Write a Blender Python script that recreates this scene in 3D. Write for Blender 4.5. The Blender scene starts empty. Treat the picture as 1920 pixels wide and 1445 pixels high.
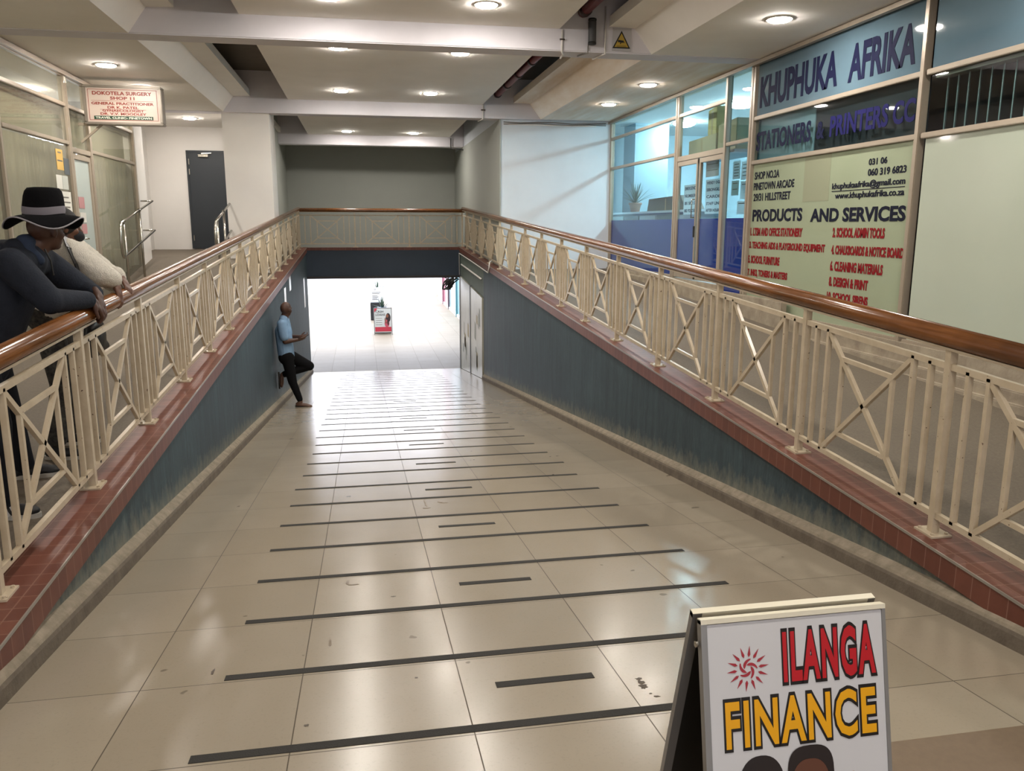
import bpy, bmesh, math, random
from mathutils import Vector, Matrix
random.seed(7)
C = bpy.context.scene.collection
sc = bpy.context.scene
V = Vector

# ------------------------------------------------------------------ camera
cam = bpy.data.cameras.new('camera'); cam_o = bpy.data.objects.new('camera', cam); C.objects.link(cam_o)
F_PX, PITCH, YAW, ROLL = 1511.76, 0.195945, 0.182857, 0.001419
cam.sensor_width = 36.0; cam.lens = F_PX / 1920 * 36.0; cam.clip_start = 0.05; cam.clip_end = 500
fw = V((math.sin(YAW)*math.cos(PITCH), math.cos(YAW)*math.cos(PITCH), -math.sin(PITCH)))
r0 = V((math.cos(YAW), -math.sin(YAW), 0)); u0 = r0.cross(fw)
rt = math.cos(ROLL)*r0 + math.sin(ROLL)*u0; up = math.cos(ROLL)*u0 - math.sin(ROLL)*r0
EYE = V((0, 0, 1.627))
cam_o.matrix_world = Matrix(((rt.x, up.x, -fw.x, EYE.x), (rt.y, up.y, -fw.y, EYE.y), (rt.z, up.z, -fw.z, EYE.z), (0, 0, 0, 1)))
sc.camera = cam_o

# ------------------------------------------------------------------ world, exposure
SKY_STRENGTH = 5.0
LAMP_STRENGTH = 300.0
w = bpy.data.worlds.new('overcast_sky'); sc.world = w; w.use_nodes = True
bg = w.node_tree.nodes['Background']; bg.inputs[0].default_value = (0.86, 0.89, 1.0, 1); bg.inputs[1].default_value = SKY_STRENGTH
sc.view_settings.view_transform = 'Standard'; sc.view_settings.look = 'None'
sc.view_settings.exposure = 0.2; sc.view_settings.gamma = 1.0; sc.view_settings.use_curve_mapping = False
sc.cycles.max_bounces = 8; sc.cycles.diffuse_bounces = 5; sc.cycles.glossy_bounces = 4; sc.cycles.transparent_max_bounces = 12
sc.cycles.sample_clamp_indirect = 6.0; sc.cycles.use_denoising = True
sc.cycles.caustics_reflective = False; sc.cycles.caustics_refractive = False

# ------------------------------------------------------------------ materials
def hexc(h):
    v = [int(h[i:i+2], 16)/255 for i in (0, 2, 4)]
    return tuple((x/12.92 if x <= .04045 else ((x+.055)/1.055)**2.4) for x in v) + (1,)

class N:
    def __init__(s, m): s.t = m.node_tree; s.n = s.t.nodes; s.l = s.t.links
    def new(s, k, **kw):
        x = s.n.new(k)
        for a, b in kw.items(): setattr(x, a, b)
        return x
    def math(s, op, a, b=None, c=None):
        x = s.new('ShaderNodeMath', operation=op)
        for i, v in enumerate((a, b, c)):
            if v is None: continue
            if isinstance(v, (int, float)): x.inputs[i].default_value = v
            else: s.l.new(v, x.inputs[i])
        return x.outputs[0]
    def mix(s, f, a, b):
        x = s.new('ShaderNodeMix', data_type='RGBA')
        for i, v in ((0, f), (6, a), (7, b)):
            if isinstance(v, (int, float)): x.inputs[i].default_value = v
            elif isinstance(v, tuple): x.inputs[i].default_value = v
            else: s.l.new(v, x.inputs[i])
        return x.outputs[2]
    def noise(s, vec, scale, detail=4, rough=.55, stretch=None):
        if stretch:
            mp = s.new('ShaderNodeMapping'); mp.inputs['Scale'].default_value = stretch; s.l.new(vec, mp.inputs['Vector']); vec = mp.outputs[0]
        x = s.new('ShaderNodeTexNoise'); x.inputs['Scale'].default_value = scale; x.inputs['Detail'].default_value = detail; x.inputs['Roughness'].default_value = rough
        s.l.new(vec, x.inputs['Vector']); return x.outputs[0]
    def ramp(s, f, a, b):
        x = s.new('ShaderNodeMapRange', clamp=True); s.l.new(f, x.inputs[0]); x.inputs[1].default_value = a; x.inputs[2].default_value = b
        return x.outputs[0]

MATS = {}
def mat(name, col, rough=.5, metal=0., spec=.5, var=0., vscale=6., vstretch=None, col2=None, bump=0., bscale=40., coat=0., emit=None, estr=0., bstretch=None):
    if name in MATS: return MATS[name]
    m = bpy.data.materials.new(name); m.use_nodes = True; k = N(m); p = k.n['Principled BSDF']
    c = hexc(col) if isinstance(col, str) else col
    p.inputs['Base Color'].default_value = c; p.inputs['Roughness'].default_value = rough; p.inputs['Metallic'].default_value = metal
    p.inputs['Specular IOR Level'].default_value = spec; p.inputs['Coat Weight'].default_value = coat; p.inputs['Coat Roughness'].default_value = .08
    pos = k.new('ShaderNodeNewGeometry').outputs['Position']
    if var or col2:
        n = k.noise(pos, vscale, 5, .6, vstretch)
        c2 = hexc(col2) if col2 else tuple(x*(1-var) for x in c[:3]) + (1,)
        k.l.new(k.mix(k.ramp(n, .3, .7), c, c2), p.inputs['Base Color'])
    if bump:
        b = k.new('ShaderNodeBump'); b.inputs['Strength'].default_value = bump; b.inputs['Distance'].default_value = .01
        k.l.new(k.noise(pos, bscale, 3, .6, bstretch), b.inputs['Height']); k.l.new(b.outputs[0], p.inputs['Normal'])
    if emit:
        p.inputs['Emission Color'].default_value = hexc(emit); p.inputs['Emission Strength'].default_value = estr
    MATS[name] = m; return m

def glass_mat(name, tint, refl=.10, rough=.02, opac=0.0):
    m = bpy.data.materials.new(name); m.use_nodes = True; k = N(m); k.n.remove(k.n['Principled BSDF']); out = k.n['Material Output']
    tr = k.new('ShaderNodeBsdfTransparent'); tr.inputs[0].default_value = hexc(tint)
    gl = k.new('ShaderNodeBsdfGlossy'); gl.inputs['Roughness'].default_value = rough
    fr = k.new('ShaderNodeFresnel'); fr.inputs[0].default_value = 1.5
    f = k.math('MULTIPLY_ADD', fr.outputs[0], .9 if not opac else .55, refl*.4)
    f = k.math('MULTIPLY', f, k.math('SUBTRACT', 1, k.new('ShaderNodeNewGeometry').outputs['Backfacing']))
    mx = k.new('ShaderNodeMixShader'); k.l.new(f, mx.inputs[0]); k.l.new(tr.outputs[0], mx.inputs[1]); k.l.new(gl.outputs[0], mx.inputs[2])
    last = mx.outputs[0]
    if opac:
        df = k.new('ShaderNodeBsdfDiffuse'); df.inputs[0].default_value = hexc('bdbbb0')
        m2 = k.new('ShaderNodeMixShader'); m2.inputs[0].default_value = opac; k.l.new(last, m2.inputs[1]); k.l.new(df.outputs[0], m2.inputs[2]); last = m2.outputs[0]
    k.l.new(last, out.inputs[0]); MATS[name] = m; return m

def floor_tile_mat(name='large_beige_tiles', gain=1.0, r0_=.18, spec=.5):
    m = bpy.data.materials.new(name); m.use_nodes = True; k = N(m); p = k.n['Principled BSDF']
    pos = k.new('ShaderNodeNewGeometry').outputs['Position']; sp = k.new('ShaderNodeSeparateXYZ'); k.l.new(pos, sp.inputs[0])
    tx = k.math('DIVIDE', k.math('SUBTRACT', sp.outputs[0], .319), .6)
    ty = k.math('DIVIDE', k.math('SUBTRACT', sp.outputs[1], 2.392), .5885)
    fx = k.math('FRACT', tx); fy = k.math('FRACT', ty)
    dx = k.math('MINIMUM', fx, k.math('SUBTRACT', 1, fx)); dy = k.math('MINIMUM', fy, k.math('SUBTRACT', 1, fy))
    joint = k.math('LESS_THAN', k.math('MINIMUM', dx, dy), .0035)
    cb = k.new('ShaderNodeCombineXYZ'); k.l.new(k.math('FLOOR', tx), cb.inputs[0]); k.l.new(k.math('FLOOR', ty), cb.inputs[1])
    wn = k.new('ShaderNodeTexWhiteNoise', noise_dimensions='2D'); k.l.new(cb.outputs[0], wn.inputs['Vector'])
    base = k.mix(wn.outputs['Value'], hexc('8f8574'), hexc('988e7d'))
    big = k.noise(pos, 2.2, 3, .5)
    base = k.mix(k.math('MULTIPLY', k.ramp(big, .3, .9), .3), base, hexc('7f7562'))
    fine = k.noise(pos, 90, 3, .7)
    base = k.mix(k.math('MULTIPLY', k.ramp(fine, .55, .8), .25), base, hexc('6d6354'))
    spots = k.noise(pos, 9, 2, .4)
    base = k.mix(k.math('MULTIPLY', k.ramp(spots, .76, .78), .5), base, hexc('473f33'))
    base = k.mix(joint, base, hexc('463d2f'))
    base = k.mix(1-gain, base, (0, 0, 0, 1))
    k.l.new(base, p.inputs['Base Color'])
    rr = k.math('ADD', k.math('MULTIPLY', k.noise(pos, 5, 2, .5), .07), r0_)
    k.l.new(k.math('MAXIMUM', rr, k.math('MULTIPLY', joint, .8)), p.inputs['Roughness'])
    p.inputs['Specular IOR Level'].default_value = spec
    MATS[name] = m; return m

def coping_mat():
    m = bpy.data.materials.new('red_quarry_tile'); m.use_nodes = True; k = N(m); p = k.n['Principled BSDF']
    pos = k.new('ShaderNodeNewGeometry').outputs['Position']; sp = k.new('ShaderNodeSeparateXYZ'); k.l.new(pos, sp.inputs[0])
    js = []
    for ax, per, off in ((0, .1515, .065), (1, .1013, .03)):
        f = k.math('FRACT', k.math('DIVIDE', k.math('SUBTRACT', sp.outputs[ax], off), per)); js.append(k.math('MINIMUM', f, k.math('SUBTRACT', 1, f)))
    j = k.math('LESS_THAN', k.math('MINIMUM', k.math('MULTIPLY', js[0], 1.5), js[1]), .026)
    cb = k.new('ShaderNodeCombineXYZ'); k.l.new(k.math('FLOOR', k.math('DIVIDE', k.math('SUBTRACT', sp.outputs[1], .03), .1013)), cb.inputs[0]); k.l.new(k.math('FLOOR', k.math('DIVIDE', k.math('SUBTRACT', sp.outputs[0], .065), .1515)), cb.inputs[1])
    wn = k.new('ShaderNodeTexWhiteNoise', noise_dimensions='2D'); k.l.new(cb.outputs[0], wn.inputs['Vector'])
    base = k.mix(wn.outputs['Value'], hexc('5f352a'), hexc('6b3f32'))
    base = k.mix(k.math('MULTIPLY', k.ramp(k.noise(pos, 7, 4), .4, .8), .5), base, hexc('4b2920'))
    base = k.mix(k.math('MULTIPLY', j, .45), base, hexc('957465'))
    k.l.new(base, p.inputs['Base Color']); p.inputs['Roughness'].default_value = .42; p.inputs['Specular IOR Level'].default_value = .35
    MATS['coping'] = m; return m

def blue_wall_mat():
    m = bpy.data.materials.new('weathered_blue_plaster'); m.use_nodes = True; k = N(m); p = k.n['Principled BSDF']
    pos = k.new('ShaderNodeNewGeometry').outputs['Position']; sp = k.new('ShaderNodeSeparateXYZ'); k.l.new(pos, sp.inputs[0])
    st = k.noise(pos, 6, 6, .65, (1, 1.6, .16)); fine = k.noise(pos, 40, 4, .7, (1, 1, .25)); big = k.noise(pos, 1.1, 3)
    base = k.mix(k.ramp(st, .3, .7), hexc('1c2b33'), hexc('34484f'))
    base = k.mix(k.math('MULTIPLY', k.ramp(fine, .45, .8), .4), base, hexc('4d6167'))
    base = k.mix(k.math('MULTIPLY', k.ramp(big, .35, .65), .45), base, hexc('1a2932'))
    hgt = k.math('ADD', sp.outputs[2], k.math('MULTIPLY', k.math('SUBTRACT', sp.outputs[1], 2.06), .1126))
    dust = k.math('SUBTRACT', k.math('MULTIPLY', k.noise(pos, 16, 5, .7, (1, 1, .5)), .42), hgt)
    base = k.mix(k.math('MULTIPLY', k.ramp(dust, -.05, .16), .6), base, hexc('8d8a78'))
    k.l.new(base, p.inputs['Base Color']); p.inputs['Roughness'].default_value = .62
    b = k.new('ShaderNodeBump'); b.inputs['Strength'].default_value = .25; b.inputs['Distance'].default_value = .006; k.l.new(fine, b.inputs['Height']); k.l.new(b.outputs[0], p.inputs['Normal'])
    MATS['blue'] = m; return m

def wood_mat():
    m = bpy.data.materials.new('varnished_wood'); m.use_nodes = True; k = N(m); p = k.n['Principled BSDF']
    pos = k.new('ShaderNodeNewGeometry').outputs['Position']
    g = k.noise(pos, 30, 5, .6, (1.5, .07, 1.5)); pat = k.noise(pos, 1.3, 4, .6)
    base = k.mix(k.ramp(g, .3, .7), hexc('83522a'), hexc('5f3919'))
    base = k.mix(k.math('MULTIPLY', k.ramp(pat, .5, .72), .7), base, hexc('40230f'))
    k.l.new(base, p.inputs['Base Color']); p.inputs['Roughness'].default_value = .22; p.inputs['Coat Weight'].default_value = .4; p.inputs['Coat Roughness'].default_value = .12
    MATS['wood'] = m; return m

def cream_paint_mat():
    m = bpy.data.materials.new('chipped_cream_paint'); m.use_nodes = True; k = N(m); p = k.n['Principled BSDF']
    pos = k.new('ShaderNodeNewGeometry').outputs['Position']
    base = k.mix(k.ramp(k.noise(pos, 12, 3), .35, .7), hexc('bbad96'), hexc('ae9f87'))
    chips = k.noise(pos, 55, 2, .5)
    base = k.mix(k.ramp(chips, .725, .745), base, hexc('4a3320'))
    k.l.new(base, p.inputs['Base Color']); p.inputs['Roughness'].default_value = .3
    MATS['cream'] = m; return m

M_TILE = floor_tile_mat(); M_TILE2 = floor_tile_mat('matt_grey_concourse_tiles', .85, .5, .25); M_COP = coping_mat(); M_BLUE = blue_wall_mat(); M_WOOD = wood_mat(); M_CREAM = cream_paint_mat()
M_CEIL = mat('ceiling_paint', 'f3efe9', .85, var=.06, vscale=1.5, bump=.05, bscale=60)
M_BEAM = mat('beam_paint_daylight_tint', 'dddae0', .8, var=.08, vscale=2.5)  # white paint with the bluish daylight tint put into its colour
M_STAIN = mat('water_stained_paint', 'f3efe9', .85, col2='d0b796', vscale=1.1, vstretch=(2.2, .3, 1))
M_SLAB = mat('raw_slab', '6f675e', .9, var=.15)
M_WHITE = mat('white_wall_paint', 'e0dcd7', .75, var=.05, vscale=1.2)
M_WHITE_COOLLIT = mat('white_wall_cool_light_tint', 'ccd2d8', .75, var=.07, vscale=1.4)  # white wall, bluish cast of the cool shop light put into its colour
M_GREYGREEN = mat('grey_green_wall_paint', 'a0a39c', .75, var=.05, vscale=1.5)
M_LANDING = mat('brown_landing_screed', '756552', .75, var=.12, vscale=30, bump=.15, bscale=120)
M_WALK = mat('walkway_granolithic', '6b6152', .7, col2='594f43', vscale=60, bump=.25, bscale=180)
M_CONC = mat('rough_concrete_skirting', '6c6255', .85, col2='574e43', vscale=9, bump=.3, bscale=50)
M_PLINTH = mat('plinth_plaster', 'a79c88', .85, col2='85796a', vscale=5, bump=.4, bscale=25)
M_ALU = mat('anodised_bronze_frame', 'a99c8b', .38, metal=.3, var=.08)
M_STEEL = mat('stainless_steel', 'b8b4ac', .2, metal=1.)
M_BLACK = mat('black_rubber', '141414', .5)
M_GRIT = mat('anti_slip_grit', '262420', .85, bump=.4, bscale=300)
M_DOOR = mat('charcoal_door_paint', '23292f', .55)
M_LINTEL = mat('dark_blue_grey_paint', '303e4e', .55, var=.1, vscale=3)
M_RED = mat('red_pipe_paint', '6e1f24', .4)
M_DARKPIPE = mat('dark_maroon_coupling', '2e1013', .4)
M_TRIM = mat('silver_trim', 'a5a099', .35, metal=.7)
M_GLASS = glass_mat('clear_glass', 'dfeaea', .08)
M_GLASSDIRTY = glass_mat('dusty_glass', 'e4e5df', .10, .03, .10)

# ------------------------------------------------------------------ mesh helpers
class MB:
    def __init__(s): s.v = []; s.f = []
    def add(s, vs, fs):
        o = len(s.v); s.v += [V(x) for x in vs]; s.f += [tuple(i+o for i in f) for f in fs]; return s
    def hexa(s, a):
        return s.add(a, [(0, 3, 2, 1), (4, 5, 6, 7), (0, 1, 5, 4), (1, 2, 6, 5), (2, 3, 7, 6), (3, 0, 4, 7)])
    def box(s, x0, x1, y0, y1, z0, z1):
        return s.hexa([(x0, y0, z0), (x1, y0, z0), (x1, y1, z0), (x0, y1, z0), (x0, y0, z1), (x1, y0, z1), (x1, y1, z1), (x0, y1, z1)])
    def bar(s, p, q, w, h, side):
        """Rectangular bar from p to q; w along SIDE, h across."""
        p, q = V(p), V(q); d = (q-p).normalized(); sd = V(side); sd = (sd - d*sd.dot(d)).normalized(); n = d.cross(sd)
        a = sd*w/2; b = n*h/2
        return s.hexa([p-a-b, p+a-b, p+a+b, p-a+b, q-a-b, q+a-b, q+a+b, q-a+b])
    def tube(s, pts, r, n=10, cap=True):
        pts = [V(p) for p in pts]; rs = r if isinstance(r, (list, tuple)) else [r]*len(pts)
        t0 = (pts[1]-pts[0]).normalized(); nrm = t0.orthogonal().normalized(); o = len(s.v)
        for i, p in enumerate(pts):
            if i == 0: t = t0
            elif i == len(pts)-1: t = (pts[i]-pts[i-1]).normalized()
            else: t = ((pts[i+1]-p).normalized()+(p-pts[i-1]).normalized()).normalized()
            nrm = (nrm - t*nrm.dot(t)).normalized(); b = t.cross(nrm)
            for k in range(n):
                a = 2*math.pi*k/n; s.v.append(p + (nrm*math.cos(a)+b*math.sin(a))*rs[i])
        for i in range(len(pts)-1):
            for k in range(n):
                s.f.append((o+i*n+k, o+i*n+(k+1) % n, o+(i+1)*n+(k+1) % n, o+(i+1)*n+k))
        if cap:
            s.f.append(tuple(o+k for k in reversed(range(n)))); s.f.append(tuple(o+(len(pts)-1)*n+k for k in range(n)))
        return s
    def lathe(s, c, prof, n=24, axis=None, caps=True):
        c = V(c); ax = V(axis).normalized() if axis else V((0, 0, 1)); a1 = ax.orthogonal().normalized(); a2 = ax.cross(a1); o = len(s.v)
        for (r, z) in prof:
            for k in range(n):
                a = 2*math.pi*k/n; s.v.append(c + ax*z + (a1*math.cos(a)+a2*math.sin(a))*r)
        for i in range(len(prof)-1):
            for k in range(n):
                s.f.append((o+i*n+k, o+i*n+(k+1) % n, o+(i+1)*n+(k+1) % n, o+(i+1)*n+k))
        if caps: s.f.append(tuple(o+k for k in reversed(range(n)))); s.f.append(tuple(o+(len(prof)-1)*n+k for k in range(n)))
        return s
    def prism(s, poly, ext):
        """poly: 3D outline; ext: extrusion vector."""
        n = len(poly); e = V(ext)
        vs = [V(p) for p in poly] + [V(p)+e for p in poly]
        return s.add(vs, [tuple(reversed(range(n))), tuple(range(n, 2*n))] + [(i, (i+1) % n, n+(i+1) % n, n+i) for i in range(n)])
    def grid(s, fn, nu, nv, flip=False):
        o = len(s.v)
        for j in range(nv+1):
            for i in range(nu+1): s.v.append(V(fn(i/nu, j/nv)))
        for j in range(nv):
            for i in range(nu):
                a = o+j*(nu+1)+i; q = (a, a+1, a+nu+2, a+nu+1); s.f.append(q[::-1] if flip else q)
        return s
    def build(s, name, m, parent=None, smooth=False, bevel=0., recalc=True):
        me = bpy.data.meshes.new(name)
        off = parent.matrix_basis.translation.copy() if parent else V((0, 0, 0))
        if parent and parent.parent: off = off + parent.parent.matrix_basis.translation
        me.from_pydata([v-off for v in s.v], [], s.f); me.validate()
        if recalc:
            bm = bmesh.new(); bm.from_mesh(me); bmesh.ops.recalc_face_normals(bm, faces=bm.faces)
            if bevel: bmesh.ops.bevel(bm, geom=list(bm.edges), offset=bevel, segments=2, affect='EDGES', clamp_overlap=True)
            bm.to_mesh(me); bm.free()
        me.materials.append(m if isinstance(m, bpy.types.Material) else MATS[m])
        if smooth: me.polygons.foreach_set('use_smooth', [True]*len(me.polygons))
        o = bpy.data.objects.new(name, me); C.objects.link(o)
        if parent: o.parent = parent
        return o

def tag(o, label=None, cat=None, group=None, kind=None):
    for k, v in (('label', label), ('category', cat), ('group', group), ('kind', kind)):
        if v: o[k] = v
    return o
def thing(name, label, cat, loc, group=None):
    o = bpy.data.objects.new(name, None); o.empty_display_size = .1; C.objects.link(o); o.location = loc
    return tag(o, label, cat, group)
def struct_root(name, loc=(0, 0, 0)):
    o = bpy.data.objects.new(name, None); C.objects.link(o); o.location = loc; o['kind'] = 'structure'; return o
def struct(name, mb, m, parent=None, **kw):
    o = mb.build(name, m, parent, **kw)
    if not parent: o['kind'] = 'structure'
    return o
def copy_tree(o, loc, label, group=None):
    c = o.copy(); C.objects.link(c); c.location = loc; c['label'] = label
    if group: c['group'] = group
    for ch in list(o.children):
        d = ch.copy(); C.objects.link(d); d.parent = c
        for g in ch.children:
            e = g.copy(); C.objects.link(e); e.parent = d
    return c

def lettering(name, s, origin, right, upv, width, height, m, parent, bold=.0, ext=.002, grow=0., space=1.0, ref=None):
    """Text as a thin mesh whose bounding box is width x height, lower left corner at origin."""
    cu = bpy.data.curves.new('t', 'FONT'); cu.body = s; cu.offset = bold; cu.extrude = .01; cu.space_character = space; cu.resolution_u = 3
    ob = bpy.data.objects.new('t', cu); C.objects.link(ob); bpy.context.view_layer.update()
    me = bpy.data.meshes.new_from_object(ob.evaluated_get(bpy.context.evaluated_depsgraph_get()))
    bpy.data.objects.remove(ob); bpy.data.curves.remove(cu)
    xs = [v.co.x for v in me.vertices]; ys = [v.co.y for v in me.vertices]; x0, x1, y0, y1 = min(xs), max(xs), min(ys), max(ys)
    if ref is not None:
        c2 = bpy.data.curves.new('t', 'FONT'); c2.body = s; c2.offset = ref; c2.space_character = space; c2.resolution_u = 3
        o2 = bpy.data.objects.new('t', c2); C.objects.link(o2); bpy.context.view_layer.update(); m2 = bpy.data.meshes.new_from_object(o2.evaluated_get(bpy.context.evaluated_depsgraph_get()))
        xs = [v.co.x for v in m2.vertices]; ys = [v.co.y for v in m2.vertices]; x0, x1, y0, y1 = min(xs), max(xs), min(ys), max(ys); bpy.data.objects.remove(o2); bpy.data.curves.remove(c2); bpy.data.meshes.remove(m2)
    r, u = V(right).normalized(), V(upv).normalized(); n = r.cross(u)
    off = parent.matrix_basis.translation.copy() if parent else V((0, 0, 0))
    if parent and parent.parent: off = off + parent.parent.matrix_basis.translation
    for v in me.vertices:
        a = (v.co.x-x0)/(x1-x0)*(width+2*grow)-grow; b = (v.co.y-y0)/(y1-y0)*(height+2*grow)-grow
        v.co = V(origin) + r*a + u*b + n*(ext if v.co.z > 0 else 0) - off
    me.name = name; me.materials.clear(); me.materials.append(m)
    o = bpy.data.objects.new(name, me); C.objects.link(o)
    if parent: o.parent = parent
    return o

# ------------------------------------------------------------------ levels
S_DOWN, Y_TOP, Y_END = .11263, 2.06, 21.6
def z_ramp(y): return 0. if y < Y_TOP else (-S_DOWN*(y-Y_TOP) if y < Y_END else -S_DOWN*(Y_END-Y_TOP))
Z_LOW = z_ramp(30)
def z_cop_r(y): return .157+.0487*(y-3.29)
def z_cop_l(y): return .161+.0522*(y-4.766)
def z_walk_r(y): return max(0., min(.99, z_cop_r(y)-.05))
def z_walk_l(y): return max(0., min(.99, z_cop_l(y)-.05))
XL, XR = -1.40, 2.60          # faces of the ramp side walls
X_SHOP, X_LSHOP = 5.10, -3.95
Z_CEIL = 3.68

# ------------------------------------------------------------------ floors
struct('floor_landing', MB().box(-5, 5.6, -6.5, 2.06, -.25, 0), M_LANDING)
mb = MB(); mb.prism([(XL-.1, Y_TOP, 0), (XL-.1, Y_END, Z_LOW), (XL-.1, Y_END, Z_LOW-.3), (XL-.1, Y_TOP, -.3)], (XR-XL+.2, 0, 0))
FLOOR_RAMP = struct('floor_ramp', mb, M_TILE)
struct('floor_concourse', MB().box(-7, 5.2, Y_END, 47, Z_LOW-.3, Z_LOW), M_TILE2)
M_STREET = mat('pale_street_paving', 'a9a8a6', .8, var=.08)
struct('floor_street', MB().box(-60, 60, 47, 140, Z_LOW-.4, Z_LOW-.02), M_STREET)
def walk(name, x0, x1, zf, ys):
    mb = MB()
    for a, b in zip(ys, ys[1:]):
        mb.hexa([(x0, a, zf(a)-.2), (x1, a, zf(a)-.2), (x1, b, zf(b)-.2), (x0, b, zf(b)-.2), (x0, a, zf(a)), (x1, a, zf(a)), (x1, b, zf(b)), (x0, b, zf(b))])
    return struct(name, mb, M_WALK)
walk('floor_right', 2.84, 5.3, z_walk_r, [1.1, 2.06, 6, 12, 16.4])
walk('floor_left', -4.2, -1.61, z_walk_l, [2.06, 2.55, 6, 14.2, 21.7])
# steeper little ramp up to the dark door
def z_steep(y): return z_walk_l(14.2)+(y-14.2)*.178 if y < 16.6 else z_walk_l(14.2)+2.4*.178+(y-16.6)*.03
mb = MB()
for a, b in ((14.2, 15.4), (15.4, 16.6), (16.6, 18.95)):
    mb.hexa([(-4.6, a, -.3), (-2.3, a, -.3), (-2.3, b, -.3), (-4.6, b, -.3), (-4.6, a, z_steep(a)), (-2.3, a, z_steep(a)), (-2.3, b, z_steep(b)), (-4.6, b, z_steep(b))])
struct('floor_door_ramp', mb, M_WALK)
struct('floor_deck', MB().box(-6.5, 4.6, 21.98, 25.6, .30, .99), M_GREYGREEN)

# ------------------------------------------------------------------ ramp side walls, copings, skirtings
def side_wall(name, x0, x1, zc, y0, y1, drop):
    mb = MB(); ys = [y0+(y1-y0)*i/10 for i in range(11)]
    for a, b in zip(ys, ys[1:]):
        mb.hexa([(x0, a, z_ramp(a)-.25), (x1, a, z_ramp(a)-.25), (x1, b, z_ramp(b)-.25), (x0, b, z_ramp(b)-.25), (x0, a, max(zc(a)-drop, z_ramp(a)-.2)), (x1, a, max(zc(a)-drop, z_ramp(a)-.2)), (x1, b, zc(b)-drop), (x0, b, zc(b)-drop)])
    return struct(name, mb, M_BLUE)
side_wall('wall_ramp_left', XL-.21, XL, z_cop_l, 2.0, 21.7, .11)
side_wall('wall_ramp_right', XR, XR+.24, z_cop_r, 2.0, 17.5, .11)
mb = MB(); mb.prism([(XR, 17.5, .08), (XR, 21.98, .34), (XR, 21.98, z_cop_r(21.98)-.11), (XR, 17.5, z_cop_r(17.5)-.11)], (.24, 0, 0))
struct('wall_over_panels', mb, mat('dull_green_grey_plaster', '5d6860', .7, var=.2, vscale=3))
def coping(name, x0, x1, zc, y0, y1):
    a, b = y0, y1
    mb = MB().hexa([(x0, a, zc(a)-.115), (x1, a, zc(a)-.115), (x1, b, zc(b)-.115), (x0, b, zc(b)-.115), (x0, a, zc(a)), (x1, a, zc(a)), (x1, b, zc(b)), (x0, b, zc(b))])
    return struct(name, mb, M_COP)
coping('trim_1', XL-.215, XL+.02, z_cop_l, .9, 22.0)
coping('trim_2', XR-.025, XR+.245, z_cop_r, .6, 22.0)
struct('trim_3', MB().box(XL+.02, XR-.025, 21.68, 22.0, .985, 1.055), M_COP)
# silver edge strips on the copings
for nm, x, zc in (('trim_4', XL+.021, z_cop_l), ('trim_5', XR-.026, z_cop_r)):
    struct(nm, MB().bar((x, .9, zc(.9)+.001), (x, 21.7, zc(21.7)+.001), .007, .012, (1, 0, 0)), M_TRIM)
def skirting(name, x, s, y0, y1):
    prof = [(0, -.05), (s*.06, -.05), (s*.055, .06), (s*.05, .075), (0, .08)]
    mb = MB(); nn = len(prof); ys = [y0+(y1-y0)*i/24 for i in range(25)]
    for j, y in enumerate(ys):
        for (dx, dz) in prof: mb.v.append(V((x+dx, y, z_ramp(y)+dz)))
    for j in range(24):
        for i in range(nn-1): mb.f.append((j*nn+i, j*nn+i+1, (j+1)*nn+i+1, (j+1)*nn+i))
    mb.f.append(tuple(range(nn))); mb.f.append(tuple(24*nn+i for i in range(nn)))
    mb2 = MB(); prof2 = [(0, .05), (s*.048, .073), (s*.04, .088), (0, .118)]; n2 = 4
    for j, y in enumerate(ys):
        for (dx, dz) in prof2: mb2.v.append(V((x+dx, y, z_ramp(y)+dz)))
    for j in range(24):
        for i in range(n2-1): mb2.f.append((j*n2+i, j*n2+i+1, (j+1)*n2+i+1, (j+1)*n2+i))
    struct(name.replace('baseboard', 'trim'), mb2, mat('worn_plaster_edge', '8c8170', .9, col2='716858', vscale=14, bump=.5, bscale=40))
    return struct(name, mb, M_CONC)
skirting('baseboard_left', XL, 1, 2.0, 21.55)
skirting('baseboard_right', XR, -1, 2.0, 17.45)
# concrete upstand strip behind the right coping
struct('trim_6', MB().hexa([(2.845, .9, z_walk_r(.9)-.02), (2.95, .9, z_walk_r(.9)-.02), (2.95, 21.7, z_walk_r(21.7)), (2.845, 21.7, z_walk_r(21.7)), (2.845, .9, z_walk_r(.9)+.03), (2.95, .9, z_walk_r(.9)+.02), (2.95, 21.7, z_cop_r(21.7)-.02), (2.845, 21.7, z_cop_r(21.7)-.01)]), M_CONC)
# lintel over the passage
struct('wall_lintel', MB().box(XL-.25, XR+.25, 21.7, 22.0, .30, .985), M_LINTEL)
struct('trim_7', MB().box(XL, XR, 21.64, 21.72, .255, .315), mat('shutter_guide', '3c3a3a', .5, metal=.5))
struct('wall_under_left', MB().box(-7, XL-.02, 21.5, 21.75, Z_LOW-.3, 1.0), M_WHITE)
struct('wall_under_right', MB().box(XR+.01, 5.2, 21.75, 22.0, Z_LOW-.3, 1.0), M_WHITE)

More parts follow.
